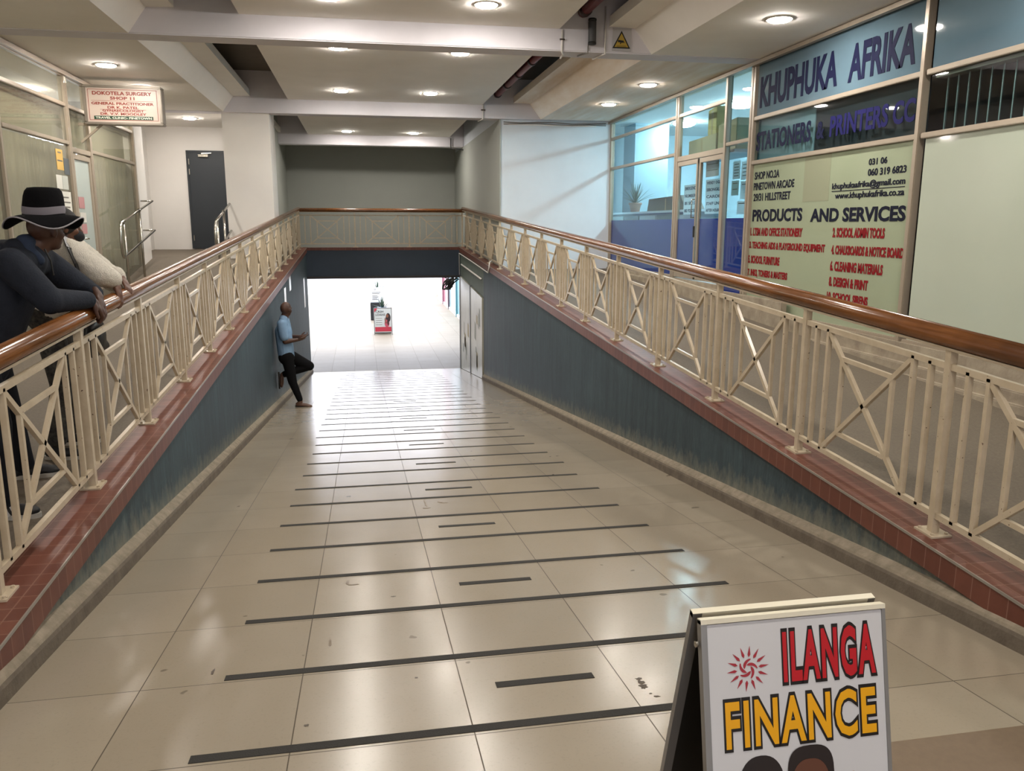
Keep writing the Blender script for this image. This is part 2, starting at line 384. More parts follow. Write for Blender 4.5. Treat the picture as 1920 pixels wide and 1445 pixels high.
# ------------------------------------------------------------------ upper walls
struct('wall_back', MB().box(-6.5, 5.2, 24.3, 24.6, .9, 4.6), M_GREYGREEN)
struct('wall_block_right', MB().box(2.80, 5.12, 16.4, 24.35, .3, 4.6), M_WHITE_COOLLIT)
struct('trim_8', MB().box(2.775, 2.80, 16.385, 24.3, .3, 3.68), M_GREYGREEN)
struct('wall_column', MB().box(-2.47, -1.615, 16.4, 17.3, .3, 4.5), M_WHITE)
struct('wall_door', MB().box(-4.8, -2.0, 18.95, 19.2, .3, 4.6), M_WHITE)
struct('wall_behind_column', MB().box(-2.2, -2.0, 18.9, 24.35, .3, 4.6), M_GREYGREEN)
struct('wall_pilaster_left', MB().box(-4.5, -3.90, 15.9, 16.45, 0, 4.6), M_WHITE)
struct('wall_left_end', MB().box(-4.75, -4.42, 16.3, 19.1, 0, 4.6), M_WHITE)
struct('wall_entrance', MB().box(-7, -1.8, -6.8, -6.5, -.3, 4.6).box(2.8, 10, -6.8, -6.5, -.3, 4.6).box(-1.8, 2.8, -6.8, -6.5, 2.5, 4.6), M_WHITE)
struct('floor_pavement', MB().box(-30, 30, -60, -6.5, -.3, -.01), mat('pavement', '9a9894', .8))
struct('wall_left_near', MB().box(-4.3, X_LSHOP, -6.5, 5.6, 0, 4.6), M_WHITE)
struct('wall_left_shop', MB().box(-7, -6.8, -6.6, 19.2, -.3, 4.6), mat('shop_wall_cream', 'c6c4bc', .8))
struct('wall_right_near', MB().box(X_SHOP, 5.4, -6.5, 3.2, 0, 4.6), M_WHITE)
struct('wall_right_shop', MB().box(9.3, 9.5, -6.6, 21, -.3, 4.6), mat('shop_wall_blue_white', 'cfe0e6', .8))
struct('wall_shop_far', MB().box(5.1, 9.4, 20.5, 20.7, -.3, 4.6), mat('shop_wall_blue_white', 'cfe0e6', .8))
struct('wall_shop_partition', MB().box(X_SHOP+.06, 9.4, 10.165, 10.24, -.3, 4.6), mat('shop_partition_teal', '6f98a3', .8))
struct('wall_shop_column', MB().box(6.2, 7.0, 18.2, 19.0, .3, 4.6), mat('shop_column_grey', '8fa3ab', .8))
struct('floor_shop', MB().box(5.2, 9.4, 3, 20.6, .3, .72), mat('shop_floor_vinyl', '8b9397', .5))
struct('floor_left_shop', MB().box(-6.9, -4.0, 0, 16, 0, .45), mat('shop_floor_brown', '7a705f', .6))

# ------------------------------------------------------------------ ceiling: slab, cross beams, dropped soffits with gaps
struct('ceiling_slab', MB().box(-7, 9.5, -6.8, 24.6, 4.42, 4.7), M_SLAB)
struct('ceiling_shop', MB().box(X_SHOP+.04, 9.4, 3.2, 20.6, 3.9, 4.0), M_WHITE)
struct('ceiling_left_shop', MB().box(-6.9, X_LSHOP-.04, 0, 16, 3.75, 3.85), M_WHITE)
BEAMS = [-2.3, 3.85, 10.0, 16.3, 22.3]
for i, y in enumerate(BEAMS):
    x0, x1 = (-4.6, 5.12) if y < 20 else (-2.05, 2.8)
    struct('ceiling_beam' + ('' if i == 0 else '.%03d' % i), MB().box(x0, x1, y, y+.35, Z_CEIL, 4.45), M_BEAM, bevel=.012)
bays = [(-6.5, -2.3), (-1.95, 3.85), (4.2, 10.0), (10.35, 16.3), (16.65, 22.3)]
ZP = 3.93
for i, (a, b) in enumerate(bays):
    sfx = '' if i == 0 else '.%03d' % i
    struct('ceiling_panel'+sfx, MB().box(-1.25, 2.42, a, b, ZP, ZP+.09), M_CEIL)
    xl = -4.6
    mb = MB().prism([(xl, a, Z_CEIL+.004), (-2.42, a, Z_CEIL+.004), (-2.22, a, 3.96), (-1.93, a, 3.97), (-1.93, a, 4.09), (-2.28, a, 4.08), (-2.5, a, 3.80), (xl, a, 3.80)], (0, b-a, 0))
    struct('ceiling_soffit_left'+sfx, mb, M_CEIL)
    if i < 4:
        mb = MB().prism([(5.3, a, Z_CEIL+.004), (5.3, a, 3.80), (3.66, a, 3.80), (3.42, a, 4.09), (3.04, a, 4.10), (3.04, a, 3.98), (3.36, a, 3.97), (3.58, a, Z_CEIL+.004)], (0, b-a, 0))
        struct('ceiling_soffit_right'+sfx, mb, M_STAIN if i == 3 else M_CEIL)

# ------------------------------------------------------------------ ceiling downlights
M_LAMP = mat('lamp_diffuser', 'ffffff', .4, emit='fff7ed', estr=LAMP_STRENGTH)
M_RIM = mat('white_lamp_rim', 'dcd8d0', .4)
def make_downlight(x, y, z, label):
    t = thing('downlight', label, 'ceiling light', (x, y, z), 'round recessed ceiling downlights')
    MB().lathe((x, y, z), [(.118, -.006), (.134, -.008), (.138, .0), (.13, .02), (.118, .02)], 28, caps=False).build('trim_ring', M_RIM, t, smooth=True)
    MB().lathe((x, y, z), [(.01, -.024), (.06, -.023), (.1, -.020), (.115, -.012), (.119, .004)], 28).build('diffuser', M_LAMP, t, smooth=True)
    return t
LIGHTS = [(-.21, 11.55, ZP, 'round lit downlight on the left of the middle ceiling panel, close behind the near beam'),
 (1.42, 11.6, ZP, 'round lit downlight on the right of the middle ceiling panel, close behind the near beam'),
 (-.25, 15.1, ZP, 'round lit downlight at the far left corner of the middle ceiling panel'),
 (1.31, 15.1, ZP, 'round lit downlight at the far right corner of the middle ceiling panel'),
 (-.24, 9.1, ZP, 'round lit downlight cut by the top edge of the photo, on the nearest panel'),
 (1.40, 9.1, ZP, 'large round lit downlight on the nearest ceiling panel, right of the cut-off one'),
 (-.25, 21.4, ZP, 'small round lit downlight on the farthest ceiling panel, left of its pair'),
 (1.42, 21.5, ZP, 'small round lit downlight on the farthest ceiling panel, right of its pair'),
 (-3.2, 11.95, Z_CEIL, 'round lit downlight on the left soffit, nearest one in front of the hanging surgery sign'),
 (-3.2, 13.75, Z_CEIL, 'round lit downlight just over the top edge of the hanging surgery sign'),
 (-3.22, 17.4, Z_CEIL, 'round lit downlight on the white ceiling before the dark door'),
 (4.28, 12.05, Z_CEIL, 'round lit downlight on the right soffit, second from the far white wall'),
 (4.29, 14.05, Z_CEIL, 'round lit downlight on the right soffit, closest to the far white wall'),
 (4.25, 8.1, Z_CEIL, 'round lit downlight on the right soffit above the big blue shop lettering')]
proto = None
for k, (x, y, z, lab) in enumerate(LIGHTS):
    if k == 0: proto = make_downlight(x, y, z, lab)
    else: copy_tree(proto, (x, y, z), lab)
UNSEEN_LIGHTS = [(-.24, 5.4, ZP), (1.4, 5.4, ZP), (-3.2, 8.0, Z_CEIL), (4.25, 5.0, Z_CEIL), (-.24, 1.2, ZP), (1.4, 1.2, ZP), (-.3, -3.5, ZP), (1.5, -3.5, ZP)]  # unseen downlights added out of frame to light the near end
for k, p in enumerate(UNSEEN_LIGHTS):
    copy_tree(proto, p, 'round lit downlight on the ceiling over the entrance end, unseen, added for its light')

# ------------------------------------------------------------------ railings
def railing(label, A, d, L, zc, posts, pitch, h_extra, side):
    """A: start (x, y); d: unit direction; zc(s): coping height at distance s."""
    def P(s, h): return V((A[0]+d[0]*s, A[1]+d[1]*s, zc(s)+h))
    t = thing('railing', label, 'railing', (A[0], A[1], zc(0)))
    n = V((-d[1], d[0], 0))
    HB, HT, HH = .095, .825, .955
    hh = lambda s: HH+h_extra*s
    pts = [P(s, hh(s)) for s in (0, L*.25, L*.5, L*.75, L)]
    MB().tube(pts, .049, 18).build('handrail', M_WOOD, t, smooth=True)
    MB().bar(P(0, hh(0)-.053), P(L, hh(L)-.053), .05, .012, n).build('support_strip', M_CREAM, t)
    MB().bar(P(0, HT), P(L, HT), .026, .03, n).build('top_rail', M_CREAM, t)
    MB().bar(P(0, HB), P(L, HB), .026, .03, n).build('bottom_rail', M_CREAM, t)
    for s in posts:
        p = MB().bar(P(s, .0), P(s, hh(s)-.05), .04, .036, n).build('post', M_CREAM, t)
        c = P(s, .005); q = MB(); e1 = V((d[0], d[1], (zc(s+.1)-zc(s))/.1)).normalized()
        q.bar(c-e1*.065, c+e1*.065, .11, .01, n)
        for a in (-1, 1):
            for b in (-1, 1):
                cc = c+e1*.045*a+n*.038*b; q.tube([cc+V((0, 0, .004)), cc+V((0, 0, .014))], .009, 6)
        q.build('base_plate', M_CREAM, p)
    def baluster(s):
        if 0 < s < L: MB().bar(P(s, HB), P(s, HT), .026, .022, n).build('baluster', M_CREAM, t)
    lo = posts[0]-pitch if posts[0] > pitch*.9 else posts[0]
    allp = list(posts)
    for s in allp:
        for k in (-.2, -.1, .1, .2): baluster(s+k*pitch)
    for s in ([lo] if lo != posts[0] else [])+allp:
        a, b = s+.2*pitch, s+.8*pitch
        if a < .02 or b > L-.02: continue
        q = MB(); lerp = lambda f, g: P(a+(b-a)*f, HB+(HT-HB)*g)
        q.bar(lerp(.01, .98), lerp(.99, .02), .022, .026, n); q.bar(lerp(.01, .02), lerp(.99, .98), .022, .026, n)
        i, j = .2, .8
        q.bar(lerp(i, j), lerp(j, j), .02, .024, n); q.bar(lerp(i, i), lerp(j, i), .02, .024, n)
        q.bar(lerp(i, i), lerp(i, j), .02, .024, n); q.bar(lerp(j, i), lerp(j, j), .02, .024, n)
        q.build('cross_frame', M_CREAM, t)
    return t
X_RR, X_RL, Y_FR = 2.70, -1.55, 21.86
y0 = 1.0
railing('long cream railing with round wooden handrail along the right side of the ramp', (X_RR, y0), (0, 1), Y_FR-.06-y0, lambda s: z_cop_r(y0+s), [2.025-y0+1.265*k for k in range(16)], 1.265, .0022, 1)
railing('long cream railing with round wooden handrail along the left side, two people leaning on it', (X_RL, y0), (0, 1), Y_FR-.06-y0, lambda s: z_cop_l(y0+s), [2.23-y0+1.27*k for k in range(16)], 1.27, .0012, -1)
railing('short level cream railing across the far end above the passage', (X_RL-.05, Y_FR), (1, 0), X_RR-X_RL+.1, lambda s: 1.055, [.05, 1.46, 2.87, 4.28], 1.41, 0., -1)

# ------------------------------------------------------------------ anti-slip strips
ORD = ['first', 'second', 'third', 'fourth', 'fifth', 'sixth', 'seventh', 'eighth', 'ninth', 'tenth', 'eleventh', 'twelfth', 'thirteenth', 'fourteenth', 'fifteenth', 'sixteenth', 'seventeenth', 'eighteenth', 'nineteenth', 'twentieth'] + ['twenty-'+k for k in ('first', 'second', 'third', 'fourth', 'fifth', 'sixth', 'seventh', 'eighth', 'ninth')] + ['thirtieth', 'thirty-first', 'thirty-second', 'thirty-third']
def strip(x0, x1, y, w=.046):
    rs = random.Random(int(y*100)); mb = MB(); z = z_ramp; k = 10
    xs = [x0+(x1-x0)*i/k for i in range(k+1)]
    for a, b in zip(xs, xs[1:]):
        mb.hexa([(a, y, z(y)-.002), (b, y, z(y)-.002), (b, y+w, z(y+w)-.002), (a, y+w, z(y+w)-.002), (a, y, z(y)+.002), (b, y, z(y)+.002), (b, y+w, z(y+w)+.002), (a, y+w, z(y+w)+.002)])
    return mb.build('anti_slip_strip', M_GRIT)
for k in range(32):
    y = 2.408+.5885*k
    o = strip(-.585+random.uniform(-.02, .02), 1.80+random.uniform(-.02, .02), y)
    tag(o, 'long black anti-slip strip across the ramp, %s long strip counted up the picture' % ORD[k], 'anti-slip strip', 'long anti-slip strips on the ramp')
for k in range(10):
    y = 2.408+.5885*(2*k)+.30
    tag(strip(.445, .825, y), 'short black anti-slip strip between long ones, %s short strip counted up the picture' % ORD[k], 'anti-slip strip', 'short anti-slip strips on the ramp')

# ------------------------------------------------------------------ shopfronts
def frame_bar_y(mb, x, y0, y1, z, w=.05, dpt=.07): mb.box(x-dpt/2, x+dpt/2, y0, y1, z-w/2, z+w/2)
def frame_bar_z(mb, x, y, z0, z1, w=.06, dpt=.08): mb.box(x-dpt/2, x+dpt/2, y-w/2, y+w/2, z0, z1)
def pane(parent, x, y0, y1, z0, z1, m, name='pane', th=.008):
    return MB().box(x-th/2, x+th/2, y0, y1, z0, z1).build(name, m, parent)
M_GREENPANE = mat('pale_green_backed_glass', '9fa98f', .06, spec=.6, var=.05, vscale=1.2)
M_FROST = mat('pale_frosted_glass', 'b9c2b2', .07, spec=.6, var=.06, vscale=.9)
M_BLUEGREY = mat('blue_grey_backed_glass', '66808f', .05, spec=.7, var=.15, vscale=1.)
M_VINYL = mat('royal_blue_window_vinyl', '4456c4', .12, spec=.5)
M_NAVY = mat('navy_letters', '14183a', .7, spec=.15)
M_NAVYBLACK = mat('navy_black_letters', '14172a', .7, spec=.15)
M_REDTXT = mat('red_letters', '84191f', .7, spec=.15)
XS = X_SHOP
# plinth under the right shops
mb = MB().box(XS-.06, XS+.25, 3.0, 11.0, -.1, .535).box(XS-.06, XS+.25, 11.0, 16.4, -.1, .78)
struct('wall_plinth_right', mb, M_PLINTH)
mb = MB()
for (y0_, y1_, zt, xo) in ((3.0, 9.0, .36, .12), (3.0, 7.0, .27, .17), (9.0, 16.4, .72, .12)):
    mb.box(XS-xo, XS-.05, y0_, y1_, -.1, zt)
struct('wall_plinth_ledge', mb, M_PLINTH, bevel=.01)
# --- far window of the stationers
def window(idx, x, y0, y1, z0, z1, zs, panes, post_ends=(1, 1), fm=M_ALU):
    r = struct_root('window_%d' % idx, (x, (y0+y1)/2, z0))
    mb = MB(); frame_bar_y(mb, x, y0, y1, z0+.02); frame_bar_y(mb, x, y0, y1, z1-.02, .06)
    for z in zs: frame_bar_y(mb, x, y0, y1, z)
    if post_ends[0]: frame_bar_z(mb, x, y0, z0, z1)
    if post_ends[1]: frame_bar_z(mb, x, y1, z0, z1)
    mb.build('window_frame', fm, r, bevel=.006)
    zz = [z0+.03]+list(zs)+[z1-.04]
    for (a, b, m) in zip(zz, zz[1:], panes): pane(r, x+.005, y0+.03, y1-.03, a, b, m)
    return r
ZT = 3.70
w1 = window(1, XS, 12.86, 16.38, .78, ZT, (2.76, 3.34), (M_GLASS, M_GLASS, M_GLASS))
pane(w1, XS+.012, 12.9, 16.35, .82, 1.73, M_VINYL, 'blue_vinyl', .003)
# door with two leaves
d1 = struct_root('door_1', (XS, 11.9, .78))
mb = MB(); frame_bar_z(mb, XS, 12.78, .72, ZT, .07); frame_bar_z(mb, XS, 11.02, .72, ZT, .07); frame_bar_y(mb, XS, 11.0, 12.8, 2.67, .08); frame_bar_y(mb, XS, 11.0, 12.8, 3.34, .05); frame_bar_y(mb, XS, 11.0, 12.8, ZT-.02, .06); frame_bar_y(mb, XS, 11.0, 12.8, .77, .03, .1)
mb.build('door_frame', M_ALU, d1, bevel=.006)
pane(d1, XS, 11.05, 12.75, 2.71, 3.32, M_GLASS); pane(d1, XS, 11.05, 12.75, 3.36, 3.67, M_GLASS)
for (a, b) in ((11.93, 12.74), (11.06, 11.87)):
    mb = MB(); x = XS-.01
    for yy in (a+.025, b-.025): frame_bar_z(mb, x, yy, .80, 2.62, .05, .045)
    for zz in (.84, 2.59): frame_bar_y(mb, x, a, b, zz, .07, .044)
    lf = mb.build('door_leaf', M_ALU, d1, bevel=.005)
    MB().box(x-.003, x+.003, a+.04, b-.04, .86, 2.56).build('pane', M_GLASS, lf)
    MB().box(x+.004, x+.007, a+.045, b-.045, .87, 1.73).build('blue_vinyl', M_VINYL, lf)
mb = MB().tube([(XS-.045, 11.965, 1.75), (XS-.09, 11.965, 1.75), (XS-.09, 11.965, 2.02), (XS-.045, 11.965, 2.02)], .011, 8)
mb.build('door_handle', M_STEEL, d1, smooth=True)
MB().box(XS-.045, XS-.03, 11.94, 11.99, 1.45, 1.62).build('door_lock', M_BLACK, d1, bevel=.004)
w2 = window(2, XS, 10.27, 10.98, .66, ZT, (2.74,), (M_GLASS, M_GLASS), (1, 0))
pane(w2, XS+.012, 10.31, 10.96, .70, 1.73, M_VINYL, 'blue_vinyl', .003)
# sign windows
w3 = window(3, XS, 6.93, 10.2, .52, ZT, (2.435, 2.985), (M_GREENPANE, M_GLASS, M_BLUEGREY), (1, 1))
w4 = window(4, XS, 3.2, 6.87, .52, ZT, (2.435, 2.985), (M_FROST, M_GLASS, M_BLUEGREY), (1, 0))
RD, UP = (0, -1, 0), (0, 0, 1)
def sign_text(name, s, ya, yb, z, h, m, bold=.02):
    return lettering(name, s, (XS-.0015, ya, z), RD, UP, ya-yb, h, m, w3, bold)
sign_text('shop_name_lettering', 'KHUPHUKA', 10.10, 8.36, 3.10, .385, M_NAVY, .035)
sign_text('shop_name_lettering', 'AFRIKA', 8.16, 7.09, 3.10, .375, M_NAVY, .035)
sign_text('trade_lettering', 'STATIONERS', 10.13, 8.82, 2.575, .235, M_NAVY, .03)
sign_text('trade_lettering', '&', 8.70, 8.54, 2.58, .19, M_NAVY, .03)
sign_text('trade_lettering', 'PRINTERS CC', 8.43, 7.02, 2.58, .22, mat('violet_blue_letters', '1c1b55', .7, spec=.15), .03)
for s_, a, b, z, h in (('SHOP NO.2A', 10.12, 9.48, 2.215, .095), ('PINETOWN ARCADE', 10.13, 9.11, 2.08, .095), ('29/31 HILLSTREET', 10.12, 9.18, 1.94, .098), ('031 06', 7.67, 7.37, 2.23, .065), ('060 319 6823', 7.67, 7.07, 2.123, .072), ('khuphukaafrika@gmail.com', 8.30, 7.07, 2.0, .085), ('www.khuphukafrika.co.za', 8.23, 7.07, 1.895, .085)):
    sign_text('address_lettering', s_, a, b, z, h, M_NAVYBLACK, .025)
MB().box(XS-.0035, XS-.0005, 7.07, 8.30, 1.992, 1.999).build('underline', M_NAVYBLACK, w3)
sign_text('heading_lettering', 'PRODUCTS', 10.12, 8.88, 1.68, .155, M_NAVYBLACK, .035)
sign_text('heading_lettering', 'AND SERVICES', 8.70, 7.02, 1.67, .15, M_NAVYBLACK, .035)
for s_, a, b, z, h in (('1. LTSM AND OFFICE STATIONERY', 10.15, 8.85, 1.497, .105), ('2. SCHOOL ADMIN TOOLS', 8.22, 7.31, 1.503, .105), ('3. TEACHING AIDS & PLAYGROUND EQUIPMENT', 10.16, 8.35, 1.318, .105), ('4. CHALKBOARDS & NOTICE BOARDS', 8.22, 6.96, 1.32, .10), ('5. SCHOOL FURNITURE', 10.17, 9.34, 1.138, .105), ('6. CLEANING MATERIALS', 8.22, 7.29, 1.14, .11), ('7. INKS, TONERS & MASTERS', 10.165, 9.13, .96, .105), ('8. DESIGN & PRINT', 8.22, 7.51, .972, .105), ('9. SPORTS WEAR', 10.16, 9.2, .79, .095), ('10. SCHOOL SIRENS', 8.24, 7.49, .815, .095)):
    if s_.startswith('9'): continue
    sign_text('list_lettering', s_, a, b, z, h, M_REDTXT, .045)
# faded square patch on the sign
MB().box(XS-.001, XS+.002, 8.36, 8.9, 1.9, 2.41).build('faded_patch', mat('yellowed_patch', '959981', .08), w3)
# things seen behind the upper panes: dark backing board and hanging blind slats
M_PAPERT = mat('thin_white_paper', 'dcdcd8', .7)
k_ = N(M_PAPERT); tl_ = k_.new('ShaderNodeBsdfTranslucent'); tl_.inputs[0].default_value = hexc('e0e6ea'); mx_ = k_.new('ShaderNodeMixShader'); mx_.inputs[0].default_value = .6
k_.l.new(k_.n['Principled BSDF'].outputs[0], mx_.inputs[1]); k_.l.new(tl_.outputs[0], mx_.inputs[2]); k_.l.new(mx_.outputs[0], k_.n['Material Output'].inputs[0])
tag(MB().box(XS+.06, XS+.09, 6.95, 8.83, .537, 3.02).build('backing_board', mat('dark_board', '2e2e36', .7)), 'dark board standing behind the second pane of the lettered shop window', 'board')
tag(MB().box(XS+.06, XS+.09, 8.85, 10.15, .537, 3.02).build('backing_board', mat('blue_grey_board', 'a9bfcc', .7)), 'blue grey board behind the left half of the pane reading stationers', 'board')
bl = thing('vertical_blind', 'open vertical blind of narrow slats behind the high pane at the right edge', 'blind', (XS+.12, 5.2, 2.45))
M_SLAT = mat('blind_slat', 'b5bdbf', .6)
MB().box(XS+.03, XS+.15, 3.3, 6.82, 2.93, 2.962).build('headrail', M_ALU, bl)
for k in range(26):
    y = 6.78-.13*k
    MB().bar((XS+.13, y, 2.46), (XS+.13, y, 2.94), .085, .008, (.70, .71, 0)).build('slat', M_SLAT, bl)
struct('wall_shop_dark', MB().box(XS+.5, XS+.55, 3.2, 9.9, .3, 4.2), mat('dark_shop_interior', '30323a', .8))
# metal rail along the top of the right shopfront
struct('trim_9', MB().box(XS-.10, XS-.04, 3.2, 16.38, 3.63, 3.675), M_ALU)

# --- left shopfront
XL_ = X_LSHOP
struct('wall_plinth_left', MB().box(XL_-.15, XL_+.05, 5.5, 16.0, -.1, .44).box(XL_-.15, XL_+.05, 12.5, 16.0, -.1, .66), mat('dark_plinth', '5d5648', .8))
w5 = window(5, XL_, 5.6, 10.27, .40, 3.66, (2.735, 3.24), (M_GLASSDIRTY,)*3, (1, 1))
w6 = window(6, XL_, 10.33, 12.52, .50, 3.66, (2.735, 3.24), (M_GLASSDIRTY,)*3, (0, 1))
w7 = window(7, XL_, 13.46, 15.88, .66, 3.66, (2.70, 3.24), (M_GLASSDIRTY,)*3, (1, 1))
d2 = struct_root('door_2', (XL_, 13.0, .62))
mb = MB(); frame_bar_z(mb, XL_, 12.58, .6, 3.66, .06); frame_bar_z(mb, XL_, 13.42, .6, 3.66, .06)
for z, ww in ((2.66, .07), (3.24, .05), (3.64, .06)): frame_bar_y(mb, XL_, 12.55, 13.45, z, ww)
mb.build('door_frame', M_ALU, d2, bevel=.006)
pane(d2, XL_, 12.6, 13.4, 2.7, 3.22, M_GLASSDIRTY); pane(d2, XL_, 12.6, 13.4, 3.26, 3.62, M_GLASSDIRTY)
mb = MB()
for yy in (12.645, 13.355): frame_bar_z(mb, XL_, yy, .64, 2.6, .06, .05)
for zz in (.69, 2.57): frame_bar_y(mb, XL_, 12.62, 13.38, zz, .07, .048)
lf = mb.build('door_leaf', M_ALU, d2, bevel=.005)
MB().box(XL_-.004, XL_+.004, 12.66, 13.34, .72, 2.54).build('pane', mat('pale_frosted_door_glass', 'a9b2ad', .15), lf)
MB().box(XL_+.006, XL_+.009, 12.74, 12.98, 1.86, 2.02).build('red_sticker', mat('faded_red_print', 'b08080', .5), lf)
MB().box(XL_+.006, XL_+.009, 12.74, 13.0, 1.66, 1.80).build('white_sticker', mat('white_print', 'c9c6bd', .5), lf)
MB().box(XL_+.006, XL_+.009, 12.76, 12.99, 1.50, 1.64).build('red_sticker', mat('faded_red_print', 'b08080', .5), lf)
MB().tube([(XL_+.03, 12.69, 1.43), (XL_+.07, 12.69, 1.43), (XL_+.07, 12.82, 1.43)], .011, 8).build('door_handle', M_STEEL, d2, smooth=True)
struct('trim_10', MB().box(XL_+.03, XL_+.08, 5.6, 15.9, 3.62, 3.675), M_ALU)
# curtains and blinds behind the left glass
M_CURT = mat('cream_curtain', 'c9c5b8', .9, col2='a19d8c', vscale=5, vstretch=(1, 1.2, .05)); M_LBL = mat('cream_blind', 'c4c1b2', .85)
for m_ in (M_CURT, M_LBL):
    k_ = N(m_); tl_ = k_.new('ShaderNodeBsdfTranslucent'); tl_.inputs[0].default_value = hexc('dcd8cc'); mx_ = k_.new('ShaderNodeMixShader'); mx_.inputs[0].default_value = .6
    k_.l.new(k_.n['Principled BSDF'].outputs[0], mx_.inputs[1]); k_.l.new(tl_.outputs[0], mx_.inputs[2]); k_.l.new(mx_.outputs[0], k_.n['Material Output'].inputs[0])
def curtain(y0, y1, z0, z1, label):
    n = int((y1-y0)/.02)
    def fn(u, v):
        y = y0+(y1-y0)*u
        return (XL_-.16+.028*math.sin(y*31+1.3*math.sin(y*7))*(1-.3*v)+.012*math.sin(y*83), y, z0+(z1-z0)*v)
    o = MB().grid(fn, n, 4).build('curtain', M_CURT, smooth=True)
    md = o.modifiers.new('thickness', 'SOLIDIFY'); md.thickness = .004
    return tag(o, label, 'curtain', 'curtains behind the left shopfront glass')
curtain(5.6, 10.32, .45, 2.73, 'long cream curtain behind the left shop glass cut by the left edge')
curtain(10.34, 13.36, .5, 2.73, 'cream curtain in soft folds behind the glass with the paper notices')
curtain(13.4, 15.9, .68, 2.71, 'cream curtain behind the last left shop window, beyond the glass door')
def lblind(y0, y1, z0, z1, label):
    t = thing('vertical_blind', label, 'blind', (XL_-.14, (y0+y1)/2, z0), 'vertical blinds behind the left shopfront glass')
    MB().box(XL_-.17, XL_-.03, y0, y1, z1-.03, z1+.01).build('headrail', M_ALU, t)
    k = int((y1-y0)/.105)
    for i in range(k):
        y = y0+.05+.105*i; a = .35
        MB().bar((XL_-.14, y, z0), (XL_-.14, y, z1-.03), .1, .003, (math.sin(a), math.cos(a), 0)).build('slat', M_LBL, t)
lblind(6.5, 10.3, 2.74, 3.21, 'cream vertical blind in the upper pane cut by the left edge of the photo')
lblind(10.36, 13.36, 2.74, 3.21, 'cream vertical blind in the upper pane just left of the hanging sign')
lblind(13.4, 15.88, 2.72, 3.21, 'cream vertical blind in the upper pane directly under the hanging sign')
# paper notices on the left glass
def notice(y0, y1, z0, z1, m, label, lines=0, x=XL_+.012, txt=None):
    t = thing('paper_notice', label, 'notice', (x, (y0+y1)/2, z0))
    MB().box(x-.0015, x+.0015, y0, y1, z0, z1).build('sheet', m, t)
    mt = mat('notice_print', '6a655d', .6)
    for k in range(lines):
        zz = z1-(z1-z0)*(.12+.8*k/max(1, lines)); ww = (.5, .75, .62)[k % 3]*(y1-y0)/2
        MB().box(x+.0015, x+.003, (y0+y1)/2-ww, (y0+y1)/2+ww, zz-.018, zz).build('print_line', mt, t)
    return t
M_PAPER = mat('white_paper', 'cfccc2', .7); M_YEL = mat('yellow_paper', 'c9a45a', .7); M_BRN = mat('brown_sign', '5b4c40', .6)
notice(12.0, 12.25, 2.35, 2.62, M_YEL, 'yellow and orange paper sheet high on the left shop glass beside the door', 2)
notice(11.92, 12.14, 2.10, 2.28, M_PAPER, 'small blank white paper sheet below the yellow sheet on the glass')
notice(12.15, 12.36, 2.10, 2.28, mat('grey_white_paper', 'b9bbb2', .7), 'small greyish paper sheet right of the blank white one')
notice(12.27, 12.47, 2.3, 2.52, mat('dark_print', '5a6063', .5), 'dark printed sheet on the glass next to the door post')
notice(11.62, 12.0, 1.86, 2.06, M_BRN, 'brown notice plate behind the hat of the leaning person')
notice(12.02, 12.42, 1.50, 2.07, M_PAPER, 'white list of hours sheet with rows of print next to the glass door', 7)

# ------------------------------------------------------------------ hanging surgery sign
SY = 13.0; sx0, sx1, sz0, sz1 = -3.80, -2.80, 3.075, 3.555
t = thing('hanging_sign', 'pale illuminated box sign with red surgery lettering hanging from the left shopfront', 'sign', ((sx0+sx1)/2, SY, sz0))
mb = MB(); fwd = .03
for (a, b, c_, d_) in ((sx0-.03, sx1+.03, sz1-.005, sz1+.03), (sx0-.03, sx1+.03, sz0-.03, sz0+.005), (sx0-.03, sx0+.01, sz0, sz1), (sx1-.01, sx1+.03, sz0, sz1)):
    mb.box(a, b, SY-.02, SY+.18, c_, d_)
mb.build('casing', mat('sign_casing', '8f867b', .4, metal=.4), t, bevel=.008)
MB().box(sx0, sx1, SY, SY+.16, sz0, sz1).build('face_panel', mat('pale_pink_sign_face', 'c9b8ab', .35), t)
M_BR = mat('brick_red_letters', '8c2a1c', .5); M_DG = mat('dark_green_bar', '153a22', .5); M_SW = mat('sign_white_letters', 'd5d8c8', .5)
def sg(s_, cx, z, wd, h, m=M_BR, yy=SY-.0005): return lettering('lettering', s_, (cx-wd/2, yy, z), (1, 0, 0), UP, wd, h, m, t, .03, .003)
cx = (sx0+sx1)/2-.005
sg('DOKOTELA SURGERY', cx, 3.452, .80, .05); sg('SHOP 11', cx+.0, 3.39, .33, .042); sg('GENERAL PRACTITIONER', cx, 3.318, .84, .038); sg('DR K. PATEL', cx, 3.265, .42, .036)
sg('GYNAECOLOGIST', cx, 3.2225, .56, .033); sg('DR. V.V. MOODLEY', cx, 3.178, .62, .034)
for z, wd in ((3.372, .84), (3.252, .62)): MB().box(cx-wd/2, cx+wd/2, SY-.002, SY, z, z+.004).build('rule_line', M_BR, t)
mb = MB(); bx0, bx1, bz0, bz1 = sx0+.035, sx1-.035, sz0+.03, sz1-.025
for (a, b, c_, d_) in ((bx0, bx1, bz0, bz0+.006), (bx0, bx1, bz1-.006, bz1), (bx0, bx0+.006, bz0, bz1), (bx1-.006, bx1, bz0, bz1)): mb.box(a, b, SY-.002, SY+.001, c_, d_)
mb.build('border_line', M_BR, t)
MB().box(cx-.4, cx+.4, SY-.002, SY+.001, 3.115, 3.165).build('green_bar', M_DG, t)
sg('TRAVEL CLINIC- PINETOWN', cx, 3.125, .76, .03, M_SW, SY-.002)
